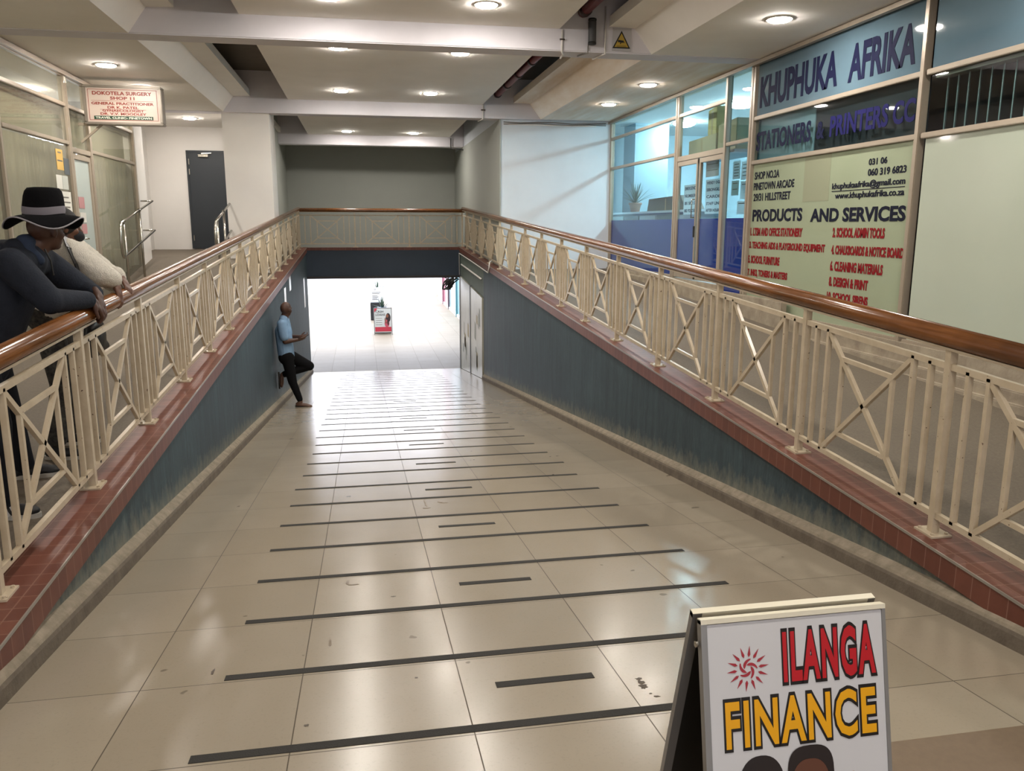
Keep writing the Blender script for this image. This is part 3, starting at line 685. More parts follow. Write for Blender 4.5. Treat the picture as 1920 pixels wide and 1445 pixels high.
MB().bar((-3.93, SY+.08, 2.80), (-3.62, SY+.08, 3.06), .03, .03, (0, 1, 0)).build('bracket', M_ALU, t)
MB().bar((-3.95, SY+.08, 3.05), (-3.7, SY+.08, 3.05), .04, .04, (0, 1, 0)).build('bracket', M_ALU, t)

# ------------------------------------------------------------------ dark door by the column
t = struct_root('door_3', (-3.2, 18.9, 1.1))
MB().box(-3.585, -2.66, 18.89, 18.93, 1.12, 3.155).build('door_leaf', M_DOOR, t, bevel=.004)
mb = MB().box(-3.625, -3.585, 18.88, 18.95, 1.12, 3.195).box(-2.66, -2.62, 18.88, 18.95, 1.12, 3.195).box(-3.585, -2.66, 18.88, 18.95, 3.155, 3.195)
mb.build('door_frame', M_DOOR, t)
mb = MB().box(-3.37, -3.17, 18.83, 18.89, 3.06, 3.11); mb.bar((-3.3, 18.82, 3.13), (-3.1, 18.84, 3.14), .02, .012, (0, 0, 1)); mb.build('door_closer', M_STEEL, t)
mb = MB()
for z in (2.96, 2.75, 1.35): mb.tube([(-3.575, 18.88, z-.06), (-3.575, 18.88, z+.06)], .012, 8)
mb.build('hinge', M_STEEL, t)
MB().box(-2.76, -2.72, 18.85, 18.89, 2.02, 2.2).build('door_handle', M_BLACK, t)

# ------------------------------------------------------------------ stainless handrails beside the door ramp
def steel_rail(label, x, yfar, ynear, zfar, znear, drop, legs, wall_dx, ydrop=0.):
    t = thing('steel_handrail', label, 'handrail', (x, ynear, z_walk_l(ynear)))
    R_ = .10; n = 8; k = (zfar-znear)/(yfar-ynear)
    pts = [(x, yfar, zfar), (x, ynear+R_, znear+k*R_)]
    for i in range(n+1):
        a = math.pi*i/n; pts.append((x, ynear+R_-R_*math.sin(a)*1.0, znear-drop/2+drop/2*math.cos(a)))
    pts += [(x, yfar, zfar-drop)]
    MB().tube(pts, .021, 10).build('tube_loop', M_STEEL, t, smooth=True)
    for y in legs:
        zt = znear+k*(y-ynear)
        MB().tube([(x, y, z_walk_l(y)-.03), (x, y, zt)], .019, 10).build('leg', M_STEEL, t, smooth=True)
        MB().lathe((x, y, zt), [(.0, -.03), (.028, -.02), (.028, .02), (.0, .03)], 12, axis=(0, 1, 0)).build('tube_fitting', M_STEEL, t, smooth=True)
    for z in (zfar, zfar-drop):
        MB().tube([(x, yfar-.03, z), (x+wall_dx[0], yfar-.03+wall_dx[1], z)], .014, 8).build('wall_bracket', M_STEEL, t, smooth=True)
    return t
steel_rail('stainless double tube handrail by the left shop window, with looped end', -3.70, 15.95, 13.75, 2.05, 1.64, .52, (14.0, 15.0), (-.19, 0))
steel_rail('stainless double tube handrail fixed to the white column beside the dark door', -2.42, 16.35, 14.6, 2.02, 1.66, .5, (14.85, 15.6), (0, .06))

# ------------------------------------------------------------------ pipes, cables, camera sign on the near beam
def pipe(label, y0, y1):
    t = thing('sprinkler_pipe', label, 'pipe', (2.70, y0, 4.1), 'red pipes in the right ceiling gap')
    MB().tube([(2.70, y0, 4.12), (2.70, y1, 4.12)], .06, 16).build('pipe_run', M_RED, t, smooth=True)
    for y in [y0+.35+1.1*k for k in range(int((y1-y0)/1.1))]+[y1-.12]:
        MB().lathe((2.70, y, 4.12), [(.06, -.05), (.076, -.04), (.076, .04), (.06, .05)], 16, axis=(0, 1, 0)).build('coupling', M_DARKPIPE, t, smooth=True)
    for y in (y0+1.2, y1-1.0):
        MB().tube([(2.70, y, 4.18), (2.70, y, 4.43)], .008, 6).build('hanger_rod', M_STEEL, t)
pipe('red pipe with dark couplings in the ceiling gap behind the near beam', 10.36, 16.28)
pipe('red pipe in the ceiling gap before the near beam, at the photo top', 4.3, 9.98)
BY = 10.0
t = thing('camera_warning_sign', 'white square notice with yellow triangle camera symbol on the near ceiling beam', 'sign', (3.19, BY, 3.70))
MB().box(3.075, 3.315, BY-.012, BY-.003, 3.705, 3.965).build('plate', mat('grey_white_plate', 'b9b7ba', .5), t)
def tri(cx_, cz, s, y, e): return MB().prism([(cx_-s, y, cz-s*.8), (cx_+s, y, cz-s*.8), (cx_, y, cz+s*1.0)], (0, e, 0))
tri(3.19, 3.825, .112, BY-.0145, .003).build('triangle_border', M_BLACK, t)
tri(3.19, 3.820, .088, BY-.0165, .003).build('triangle', mat('warning_yellow', 'b99a3a', .5), t)
mb = MB().bar((3.145, BY-.018, 3.818), (3.215, BY-.018, 3.812), .003, .024, (0, 1, 0)); mb.bar((3.185, BY-.018, 3.808), (3.175, BY-.018, 3.785), .003, .01, (0, 1, 0)); mb.bar((3.215, BY-.018, 3.814), (3.228, BY-.018, 3.80), .003, .006, (0, 1, 0))
mb.build('camera_symbol', M_BLACK, t)
for k in range(2): MB().box(3.13, 3.25, BY-.018, BY-.016, 3.752+.011*k, 3.756+.011*k).build('print_line', mat('brown_print', '6b5520', .5), t)
t = thing('speaker_tube', 'dark grey tube shaped fitting on the near beam below the red pipe', 'fitting', (2.81, BY-.06, 3.75))
MB().lathe((2.81, BY-.055, 3.775), [(.045, 0), (.048, .02), (.048, .23), (.045, .25)], 20).build('body', mat('dark_grey_mesh', '4a4a4c', .6), t, smooth=True)
MB().lathe((2.81, BY-.055, 3.755), [(.044, 0), (.05, .006), (.05, .028), (.044, .03)], 20).build('end_cap', M_BLACK, t, smooth=True)
MB().lathe((2.81, BY-.055, 4.02), [(.044, 0), (.05, .006), (.05, .022), (.044, .03)], 20).build('end_cap', M_BLACK, t, smooth=True)
MB().tube([(2.775, BY-.03, 3.80), (2.772, BY-.012, 3.72), (2.77, BY-.012, 3.665), (2.72, BY+.12, 3.668), (2.70, BY+.2, 3.668)], .007, 8).build('cable', mat('grey_cable', '77706a', .6), t, smooth=True)
tag(MB().tube([(2.985, BY-.013, 4.2), (2.985, BY-.013, 3.667), (2.96, BY+.18, 3.668), (2.93, BY+.33, 3.668)], .011, 8).build('conduit', M_WHITE, smooth=True), 'thin white conduit down the near beam beside the camera notice', 'conduit')
t = thing('conduit', 'white conduit with clips at the right end of the near beam face', 'conduit', (2.45, BY-.01, 3.67))
MB().tube([(2.45, BY-.012, 3.92), (2.45, BY-.012, 3.668), (2.49, BY+.1, 3.665), (2.52, BY+.34, 3.668)], .012, 8).build('tube', M_WHITE, t, smooth=True)
MB().box(2.42, 2.48, BY-.03, BY-.004, 3.80, 3.815).build('clip', M_STEEL, t)
B3 = 16.3
t = thing('conduit', 'white conduit with clips at the right end of the second beam face', 'conduit', (2.42, B3-.01, 3.67))
MB().tube([(2.43, B3-.012, 3.92), (2.43, B3-.012, 3.668), (2.40, B3+.2, 3.66), (2.38, B3+.34, 3.665)], .013, 8).build('tube', M_WHITE, t, smooth=True)
MB().box(2.39, 2.47, B3-.03, B3-.004, 3.82, 3.84).build('clip', M_STEEL, t)
tag(MB().tube([(2.45, 22.26, 3.9), (2.45, 22.26, 3.66), (2.44, 22.2, 3.64), (2.78, 22.2, 3.6)], .014, 8).build('conduit', mat('dark_conduit', '4b4a4a', .6), smooth=True), 'dark conduit at the right end of the farthest beam', 'conduit')
# cables sagging along the top of the right white wall
t = thing('cable_run', 'grey cables clipped along the top edge of the pale right wall', 'cable', (4, 16.37, 3.62))
for k, dz in enumerate((0, -.03)):
    MB().tube([(2.85+.35*i, 16.375-.006*k, 3.63+dz-.012*math.sin(i*1.9+k)) for i in range(7)], .009, 6).build('cable', mat('grey_cable', '77706a', .6), t, smooth=True)
MB().box(2.95, 4.75, 16.37, 16.395, 3.575, 3.595).build('trunking', M_WHITE, t)

# ------------------------------------------------------------------ metal panels at the bottom of the ramp
M_PANEL = mat('stained_pale_panel', 'b3b3a6', .28, col2='8d8a78', vscale=1.6, vstretch=(1, 1, .5))
M_RUST = mat('rust_stain', '8f7b55', .6, var=.3, vscale=4)
def wall_panel(y0_, y1_, label):
    t = thing('steel_door_panel', label, 'panel', (XR-.02, (y0_+y1_)/2, z_ramp(y1_)))
    lo0, lo1 = z_ramp(y0_)+.01, z_ramp(y1_)+.01
    z0_, z1_ = .08+(y0_-17.5)*.058, .08+(y1_-17.5)*.058
    MB().prism([(XR-.03, y0_, lo0), (XR-.03, y1_, lo1), (XR-.03, y1_, z1_-.02), (XR-.03, y0_, z0_-.02)], (.06, 0, 0)).build('sheet', M_PANEL, t)
    rr = random.Random(y0_)
    for k in range(7):
        ya = y0_+rr.uniform(.1, .7)*(y1_-y0_); za = lo0+.02+rr.uniform(.0, 1.2); wd = rr.uniform(.12, .3); hg = rr.uniform(.15, .45)
        MB().prism([(XR-.031, ya, za), (XR-.031, ya+wd, za+.02), (XR-.031, ya+wd*.9, za+hg), (XR-.031, ya+.02, za+hg*.9)], (-.001, 0, 0)).build('torn_poster_patch', mat('poster_residue%d' % (k % 3), ('a0a398', 'a8996f', '90958e')[k % 3], .6), t)
    return t
wall_panel(17.56, 19.45, 'stained pale metal panel at the ramp foot, nearer of the two')
wall_panel(19.6, 21.5, 'shiny stained metal panel at the ramp foot, next to the passage opening')
struct('trim_11', MB().box(XR-.04, XR+.03, 19.46, 19.59, z_ramp(19.5)-.05, .19).box(XR-.04, XR+.05, 21.5, 21.7, Z_LOW-.02, .31), mat('dark_steel_post', '4c4d4e', .45, metal=.4))
struct('wall_behind_panels', MB().box(XR+.03, XR+.24, 17.4, 22.0, Z_LOW-.3, .1), M_BLUE)
t = thing('conduit', 'thin white conduit looping over the right coping near the far corner', 'conduit', (XR-.03, 17.2, .6))
MB().tube([(XR-.035, 21.62, .33), (XR-.035, 21.62, .90), (XR-.035, 19.2, z_cop_r(19.2)-.14), (XR-.035, 16.6, z_cop_r(16.6)-.14), (XR-.04, 16.45, z_cop_r(16.4)-.02), (XR-.02, 16.5, z_cop_r(16.4)+.09), (XR+.04, 16.6, z_cop_r(16.4)+.12)], .013, 8).build('tube', M_WHITE, t, smooth=True)
tag(MB().tube([(XR-.021, 21.3, .62), (XR-.021, 17.7, .47)], .02, 8).build('conduit', M_WHITE, smooth=True), 'short white pipe sloping above the metal panels', 'pipe')
t = thing('cable_bundle', 'black tangle of cables hanging at the right end of the lintel', 'cables', (2.4, 21.6, .1))
rr = random.Random(3)
for k in range(5):
    c0 = V((2.18+.05*k, 21.6-.03*k, .24)); pts = [c0+V((.16*math.sin(a*1.1+k)*rr.uniform(.5, 1), .06*math.cos(a+k), -.14+.15*math.cos(a*.9+k*.7))) for a in [j*.8 for j in range(9)]]
    MB().tube([(2.4, 21.6, .28)]+pts, .018, 8).build('cable', M_BLACK, t, smooth=True)
MB().lathe((2.26, 21.58, .12), [(.0, -.07), (.1, -.05), (.09, .06), (.0, .12)], 10).build('junction_box', M_BLACK, t)
# flat bright white strips on the left blue wall
for k, (y, z0_, z1_, lab) in enumerate(((15.35, .03, .50, 'tall white strip on the blue wall just above the head of the man'), (16.5, .36, .66, 'short white strip on the blue wall, highest of the three'), (20.4, -.35, .36, 'long narrow white strip on the blue wall nearest the opening'))):
    tag(MB().box(XL, XL+.004, y-.17, y+.17, z0_, z1_).build('white_strip', mat('bright_white', 'f0f2f5', .25)), lab, 'paper')

# ------------------------------------------------------------------ inside the stationers: lamp, cabinet, plant, boxes, notices
def lamp_shop(x, y, z, label):
    t = thing('ceiling_lamp', label, 'ceiling light', (x, y, z), 'bowl lamps inside the stationers')
    MB().lathe((x, y, z), [(.02, -.09), (.16, -.07), (.24, -.02), (.25, .0), (.05, .02)], 24).build('bowl', mat('cool_lamp_bowl', 'ffffff', .4, emit='d2f0ff', estr=300.), t, smooth=True)
    MB().lathe((x, y, z), [(.25, .0), (.27, .0), (.27, .02), (.25, .02)], 24, caps=False).build('rim', M_RIM, t)
lamp_shop(7.1, 14.8, 3.87, 'glowing bowl lamp on the ceiling inside the stationers, seen through the narrow pane')
lamp_shop(7.2, 17.8, 3.87, 'glowing bowl lamp deep inside the stationers, hidden by the wall')
lamp_shop(7.1, 12.0, 3.87, 'glowing bowl lamp inside the stationers close to the lettered window')
t = thing('display_counter', 'low white glass fronted counter standing inside the stationers window', 'counter', (5.75, 15.4, .72))
MB().box(5.55, 6.0, 12.95, 17.9, .72, 1.86).build('body', mat('counter_grey', '8d9a9c', .5), t)
MB().box(5.50, 6.05, 12.9, 17.95, 1.86, 1.90).build('top', mat('counter_top_white', 'd9e2e4', .3), t)
for k in range(5): MB().box(5.535, 5.552, 13.0+.97*k, 13.9+.97*k, 1.3, 1.82).build('front_panel', mat('counter_front_%d' % (k % 2), ('b9c6c4', '6b7a7c')[k % 2], .2), t)
def spiky_plant(label, x, y, z, pot_r, pot_h, leaf, n, potm, seed, square=False, width=.02):
    t = thing('potted_plant', label, 'plant', (x, y, z)); rr = random.Random(seed)
    if square: MB().box(x-pot_r, x+pot_r, y-pot_r, y+pot_r, z, z+pot_h).build('pot', potm, t, bevel=.01)
    else: MB().lathe((x, y, z), [(pot_r*.7, 0), (pot_r*.95, pot_h*.8), (pot_r*1.08, pot_h*.8), (pot_r*1.08, pot_h), (pot_r*.9, pot_h), (pot_r*.85, pot_h*.9)], 18).build('pot', potm, t, smooth=True)
    for k in range(n):
        a = rr.uniform(0, 6.283); e = rr.uniform(.35, 1.45); L = leaf*rr.uniform(.7, 1.1); mb = MB()
        dr = V((math.cos(a)*math.cos(e), math.sin(a)*math.cos(e), math.sin(e))); sd = V((-math.sin(a), math.cos(a), 0))
        b0 = V((x, y, z+pot_h*.9)); rows = []
        for i in range(6):
            f = i/5; p = b0+dr*L*f+V((0, 0, -.25*L*f*f*math.cos(e))); ww = width*(1-f)**.7*(1 if i else .7)+.001
            rows.append((p-sd*ww, p+sd*ww, p+V((0, 0, -ww*.5))))
        vs = [q for r_ in rows for q in r_]; fs = []
        for i in range(5):
            o = i*3; fs += [(o, o+1, o+4, o+3), (o+1, o+2, o+5, o+4), (o+2, o, o+3, o+5)]
        mb.add(vs, fs); mb.build('leaf', mat('dark_green_leaf', '3c5240', .45), t, smooth=True)
    return t
M_TERRA = mat('terracotta', '8d6a58', .7)
spiky_plant('spiky leaved plant in a terracotta pot on the counter in the stationers window', 5.75, 16.75, 1.9, .13, .2, .52, 34, M_TERRA, 2)
def carton(label, x0, x1, y0_, y1_, z0_, h, m, skew=0.):
    t = thing('cardboard_box', label, 'box', ((x0+x1)/2, (y0_+y1_)/2, z0_))
    MB().hexa([(x0, y0_, z0_), (x1, y0_, z0_), (x1, y1_, z0_), (x0, y1_, z0_), (x0, y0_+skew, z0_+h), (x1, y0_+skew, z0_+h), (x1, y1_-skew*.3, z0_+h*.9), (x0, y1_-skew*.3, z0_+h*.9)]).build('carton', m, t, bevel=.006)
    MB().box(x0-.002, x0, (y0_+y1_)/2-.03, (y0_+y1_)/2+.03, z0_, z0_+h*.85).build('tape', mat('parcel_tape', 'a98f63', .35), t)
M_CARD = mat('cardboard', 'b8a888', .8, var=.1); M_CARD2 = mat('yellowish_cardboard', 'c4b27c', .8)
carton('flat grey brown carton lying on the counter behind the far shop window', 5.6, 5.95, 13.6, 15.6, 1.9, .26, mat('grey_cardboard', '6f6a60', .8), .3)
struct('trim_12', MB().box(XS+.06, 5.75, 10.9, 12.9, 2.64, 2.68), mat('shelf_grey', '8a9094', .5))
carton('large flat carton stacked on the ledge over the glass door', 5.25, 5.7, 11.72, 12.75, 2.68, .30, M_CARD)
carton('upright yellow brown carton among the papers over the glass door', 5.3, 5.5, 11.85, 12.15, 2.985, .40, M_CARD2)
carton('yellow brown carton on the ledge over the glass door, right one', 5.25, 5.6, 11.05, 11.66, 2.68, .44, M_CARD)
# notices on the glass door and narrow pane
def notice_r(y0_, y1_, z0_, z1_, label, text=None, lines=0, x=XS+.03, m=M_PAPERT, tm=M_NAVY):
    t = thing('paper_notice', label, 'notice', (x, (y0_+y1_)/2, z0_))
    MB().box(x-.0015, x+.0015, y0_, y1_, z0_, z1_).build('sheet', m, t)
    if text:
        n = len(text)
        for k, s_ in enumerate(text):
            h = (z1_-z0_)/n; lettering('print', s_, (x-.002, y1_-.04, z1_-h*(k+1)+h*.3), RD, UP, (y1_-y0_)-.08, h*.45, tm, t, .03, .001)
    for k in range(lines):
        zz = z1_-(z1_-z0_)*(.15+.8*k/lines); MB().box(x-.003, x-.0016, y0_+.04, y1_-.04, zz-.012, zz).build('print_line', mat('notice_print', '6a655d', .6), t)
notice_r(12.06, 12.62, 1.80, 2.26, 'white emergency numbers notice on the left leaf of the glass door', ['EMERGENCY', 'NUMBERS', '081 5090 571', '083 925 2587'], x=XS+.05)
notice_r(11.2, 11.78, 1.80, 2.30, 'white notice with five dark lines on the right leaf of the glass door', ['WENDY OGLE', 'SIBONGILE', 'CAROL', 'STAFF LINE', 'AFTER HOURS'], x=XS+.05)
notice_r(11.35, 11.8, 2.34, 2.56, 'framed pinkish certificate behind the right leaf of the glass door', None, 2, XS+.05, mat('pinkish_print', 'b5b3b8', .5))
for k, (a, b, c_, d_, lab) in enumerate(((10.64, 10.86, 2.26, 2.50, 'upper left white sheet in the narrow pane beside the door'), (10.36, 10.6, 2.24, 2.48, 'upper right white sheet in the narrow pane beside the door'), (10.66, 10.88, 2.04, 2.24, 'pale blue sheet under the upper left one in the narrow pane'), (10.34, 10.6, 1.98, 2.22, 'white sheet with one small mark in the narrow pane'), (10.32, 10.68, 1.78, 1.96, 'wide lowest white sheet in the narrow pane beside the door'))):
    notice_r(a, b, c_, d_, lab, None, (5, 4, 2, 1, 1)[k], XS+.04, M_PAPERT if k != 2 else mat('pale_blue_paper', 'a3c4cf', .6))

# ------------------------------------------------------------------ finance A-board in the foreground
M_ABF = mat('white_sign_board', 'c6c6c7', .35); M_ABE = mat('cream_metal_edge', 'd8d2bd', .35); M_GREYF = mat('grey_metal_frame', '8d8c8a', .4, metal=.5)
ax0, ax1, ay, az, tl = .79, 1.289, 1.72, .672, .22
t = thing('sidewalk_sign', 'white finance A-board with red and yellow lettering in the foreground', 'sign board', ((ax0+ax1)/2, ay, 0))
def fp(x, s, out=0.):
    """Point on the front panel: s metres down from the top edge, out towards the viewer."""
    c_, n_ = math.cos(math.atan(tl)), math.sin(math.atan(tl))
    return V((x, ay-s*n_-out*c_, az-s*c_+out*n_))
def panel(x0, x1, s0, s1, o0, o1, m, name): return MB().hexa([fp(x0, s0, o0), fp(x1, s0, o0), fp(x1, s1, o0), fp(x0, s1, o0), fp(x0, s0, o1), fp(x1, s0, o1), fp(x1, s1, o1), fp(x0, s1, o1)]).build(name, m, t)
Ls = az/math.cos(math.atan(tl))
panel(ax0+.015, ax1-.005, .012, Ls-.06, -.012, 0, M_ABF, 'front_panel')
for nm, a, b, c_, d_ in (('frame_edge', ax0, ax0+.016, 0, Ls), ('frame_edge', ax1-.006, ax1+.004, 0, Ls)): panel(a, b, c_, d_, -.02, .003, M_GREYF, nm)
panel(ax0, ax1+.004, -.003, .009, -.018, .004, M_ABE, 'top_edge')
def bp(x, s, out=0.):
    c_, n_ = math.cos(math.atan(.27)), math.sin(math.atan(.27))
    return V((x, ay+.04+s*n_-out*c_, az+.004-s*c_-out*n_))
def bpanel(x0, x1, s0, s1, o0, o1, m, name): return MB().hexa([bp(x0, s0, o0), bp(x1, s0, o0), bp(x1, s1, o0), bp(x0, s1, o0), bp(x0, s0, o1), bp(x1, s0, o1), bp(x1, s1, o1), bp(x0, s1, o1)]).build(name, m, t)
Lb = (az+.004)/math.cos(math.atan(.27))
bpanel(ax0+.02, ax1-.02, .02, Lb-.05, -.008, .004, M_BLACK, 'back_panel')
bpanel(ax0-.005, ax0+.02, 0, Lb, -.010, .008, M_GREYF, 'frame_edge'); bpanel(ax1-.02, ax1, 0, Lb, -.010, .008, M_GREYF, 'frame_edge')
bpanel(ax0-.005, ax1, -.002, .012, -.010, .008, M_ABE, 'top_edge')
MB().lathe(fp(ax0, .06, -.015)+V((-.006, 0, 0)), [(.0, -.004), (.008, -.003), (.008, .003), (0, .004)], 12, axis=(1, 0, 0)).build('hinge_bolt', M_STEEL, t)
fu = (fp(0, 0)-fp(0, 1)).normalized()
def ab(name, s_, x, s, wd, h, m, out, bold, space, ref=None): return lettering(name, s_, fp(x, s, out), (1, 0, 0), fu, wd, h, m, t, bold, .0008, 0., space, ref)
M_OUT = mat('letter_outline_black', '120e0c', .35); M_ILA = mat('signal_red_letters', 'b3141f', .35); M_FIN = mat('amber_letters', 'e0a10c', .35)
ab('lettering_outline', 'ILANGA', 1.005, .172, .255, .128, M_OUT, .0006, .09, 1.2, .036); ab('lettering', 'ILANGA', 1.005, .172, .255, .128, M_ILA, .0016, .036, 1.2)
ab('lettering_outline', 'FINANCE', .845, .322, .41, .118, M_OUT, .0006, .08, 1.14, .026); ab('lettering', 'FINANCE', .845, .322, .41, .118, M_FIN, .0016, .026, 1.14)
def ray_sun(cx_, s_, R):
    mb = MB(); o = .0012
    for k in range(14):
        a = 2*math.pi*k/14+.1; d = lambda r, da=0: fp(cx_+r*math.cos(a+da), s_-r*math.sin(a+da), o)
        mb.add([d(R*.50), d(R*.62, .11), d(R), d(R*.62, -.11)], [(0, 1, 2, 3)])
    for k in range(5):
        a0 = 2*math.pi*k/5; outer = []; inner = []
        for i in range(9):
            f = i/8; a = a0+f*1.9; r = R*(.46-.30*f); outer.append((a, r)); w_ = .15*math.sin(math.pi*min(1, f*.9+.1)); inner.append((a-.05, r-R*w_))
        vs = [fp(cx_+r*math.cos(a), s_-r*math.sin(a), o) for a, r in outer]+[fp(cx_+r*math.cos(a), s_-r*math.sin(a), o) for a, r in inner]
        mb.add(vs, [(i, i+1, 9+i+1, 9+i) for i in range(8)])
    return mb
ray_sun(.91, .128, .057).build('sun_emblem', mat('dark_red_emblem', '9c2733', .4), t, recalc=False)
def blob(cx_, s_, rx, ry, m, name, out, pw=2.0, sq=0.):
    pts = []
    for k in range(36):
        a = 2*math.pi*k/36; ca, sa = math.cos(a), math.sin(a)
        pts.append(fp(cx_+rx*math.copysign(abs(ca)**(2/pw), ca), s_-ry*math.copysign(abs(sa)**(2/pw), sa), out))
    o = MB(); o.prism(pts, (fp(0, 0, .0005)-fp(0, 0, 0))); return o.build(name, m, t)
M_PH = mat('printed_dark_hair', '1d1412', .4); M_PS = mat('printed_brown_skin', '5b3625', .4); M_PS2 = mat('printed_mid_brown_skin', '7b4b35', .4); M_PC = mat('printed_orange_top', 'c98a2c', .4)
blob(.935, .43, .062, .085, M_PH, 'printed_portrait', .0008, 2.3); blob(.948, .455, .042, .062, M_PS2, 'printed_portrait', .0016)
blob(1.068, .408, .063, .075, M_PH, 'printed_portrait', .0022, 3.0); blob(1.066, .438, .052, .072, M_PS, 'printed_portrait', .003, 2.4)
for dx in (-.022, .022): blob(1.066+dx, .43, .011, .004, M_PH, 'printed_portrait', .0036)
blob(1.066, .453, .009, .012, mat('printed_shadow_brown', '462a1d', .4), 'printed_portrait', .0036)
blob(1.02, .62, .17, .10, mat('printed_dark_clothes', '3a3236', .4), 'printed_portrait', .0006, 3)
blob(1.185, .432, .011, .02, M_PC, 'printed_portrait', .0008)

# ------------------------------------------------------------------ lower concourse
struct('wall_concourse_left', MB().box(-7.3, -7.0, 21.7, 47, Z_LOW-.2, 1.0), M_WHITE)
struct('wall_concourse_right', MB().box(4.15, 5.2, 21.9, 47, Z_LOW-.2, 1.0), M_WHITE)
posts = [(23.0, '8a8d90'), (26.0, '6d7478'), (29.0, '7d8488'), (31.6, '3f4a52'), (34.2, '4d7f88'), (37.4, '54454c'), (40.0, '8a6270'), (43.0, '9a9a9c')]
for k, ((a, ca), (b, cb_)) in enumerate(zip(posts, posts[1:])):
    r = struct_root('window_%d' % (8+k), (3.95, a, Z_LOW))
    pm = mat('concourse_pane_%d' % k, ('bcc9d0', 'bcc9d0', 'c3ced2', 'a8cdd6', 'b8d4da', 'd49aa8', 'd8c8cc')[k], .08)
    MB().box(3.95, 3.97, a+.06, b-.06, Z_LOW+.1, -.1).build('pane', pm, r)
    MB().box(3.88, 4.0, a-.07, a+.07, Z_LOW, .2).build('window_post', mat('post_'+ca, ca, .4), r)
    MB().box(3.91, 4.0, a, b, Z_LOW, Z_LOW+.12).build('window_sill', M_WHITE, r); MB().box(3.9, 4.0, a, b, -.12, .2).build('window_head', mat('post_'+ca, ca, .4), r)
# cash loans A-board
t = thing('sidewalk_sign', 'small white cash loans A-board with red band standing on the lower concourse', 'sign board', (.68, 28.9, Z_LOW))
cx0, cx1, cyb, zb = .38, .98, 28.85, Z_LOW
def cp(x, z, o=0.): return V((x, cyb-o+.18*(z/.95), zb+z))
def cpan(x0, x1, z0_, z1_, o0, o1, m, n_): return MB().hexa([cp(x0, z0_, o0), cp(x1, z0_, o0), cp(x1, z0_, o1), cp(x0, z0_, o1), cp(x0, z1_, o0), cp(x1, z1_, o0), cp(x1, z1_, o1), cp(x0, z1_, o1)]).build(n_, m, t)
cpan(cx0, cx1, .09, .93, -.02, 0, mat('poster_pale', 'c2c4bf', .5), 'front_panel')
cpan(cx0+.02, cx1-.01, .12, .28, 0, .004, mat('poster_red', 'b03040', .5), 'red_band')
for x in (cx0-.02, cx1): cpan(x, x+.025, 0, .95, -.025, .006, M_GREYF, 'frame_edge')
cpan(cx0-.02, cx1+.025, .93, .95, -.025, .006, M_GREYF, 'top_edge')
MB().hexa([(cx0, cyb+.22, zb+.93), (cx1, cyb+.22, zb+.93), (cx1, cyb+.42, zb), (cx0, cyb+.42, zb), (cx0, cyb+.24, zb+.93), (cx1, cyb+.24, zb+.93), (cx1, cyb+.44, zb), (cx0, cyb+.44, zb)]).build('back_panel', M_GREYF, t)
tri_ = MB().prism([cp(cx0, .93, .003), cp(cx0+.12, .93, .003), cp(cx0, .78, .003)], (0, -.002, 0)); tri_.build('red_corner', mat('poster_red', 'b03040', .5), t)
lettering('lettering', 'CASH', cp(cx0+.05, .78, .004), (1, 0, 0), UP, .27, .08, M_BLACK, t, .0); lettering('lettering', 'LOANS', cp(cx0+.05, .67, .004), (1, 0, 0), UP, .33, .08, M_BLACK, t, .0)
for k in range(4): cpan(cx0+.05, cx0+.27, .58-.075*k, .59-.075*k, 0, .004, mat('notice_print', '6a655d', .6), 'print_line')
def cblob(cx_, z, rx, rz, m, o):
    MB().prism([cp(cx_+rx*math.cos(a*.2618), z+rz*math.sin(a*.2618), o) for a in range(24)], (0, -.002, 0)).build('printed_figure', m, t)
M_PP = mat('printed_pink_top', 'b04a58', .5)
cblob(.865, .60, .085, .16, mat('printed_long_hair', '2b1a1a', .5), .002); cblob(.835, .66, .045, .06, M_PS2, .005); cblob(.82, .40, .085, .13, M_PP, .006); cblob(.76, .52, .02, .09, M_PS2, .008)
cblob(.86, .47, .03, .14, mat('printed_long_hair', '2b1a1a', .5), .009); cblob(.79, .43, .05, .018, M_PS2, .011)
spiky_plant('spiky aloe in a blue square planter behind the cash loans board', .72, 31.0, Z_LOW, .19, .76, .55, 22, mat('blue_planter_paint', '1f4a8a', .4), 5, True, .035)
t = thing('information_stand', 'white information panel on a tall black base behind the blue planter', 'sign stand', (.55, 33.6, Z_LOW))
MB().box(.30, .82, 33.4, 33.9, Z_LOW, -1.48).build('base', mat('matt_black_base', '1c1c20', .6), t, bevel=.02)
MB().box(.30, .80, 33.6, 33.64, -1.48, -.87).build('panel', mat('poster_white', 'd8dadb', .5), t)
MB().lathe((.50, 33.597, -.95), [(.025, -.002), (.035, -.002), (.035, .002), (.025, .002)], 20, axis=(0, 1, 0), caps=False).build('round_logo', mat('notice_print', '6a655d', .6), t)
for k, (wd, z) in enumerate(((.34, -1.08), (.30, -1.13), (.22, -1.22), (.26, -1.27), (.2, -1.32), (.24, -1.37))): MB().box(.38, .38+wd, 33.594, 33.6, z, z+.018).build('print_line', mat('notice_print', '6a655d', .6), t)
spiky_plant('dark branching plant in a white tub farthest down the concourse', .66, 37.2, Z_LOW, .26, .95, .75, 9, M_WHITE, 8, True, .05)

lamp_left = [(-5.2, 7.5), (-5.2, 11.0), (-5.2, 14.6)]
for k, (x, y) in enumerate(lamp_left):
    t = thing('ceiling_lamp', 'lit bowl lamp behind the curtains of the left shop', 'ceiling light', (x, y, 3.72), 'lamps behind the left curtains')
    MB().lathe((x, y, 3.74), [(.02, -.09), (.16, -.07), (.24, -.02), (.25, .0), (.05, .02)], 24).build('bowl', mat('warm_lamp_bowl', 'ffffff', .4, emit='fff6e8', estr=110.), t, smooth=True)

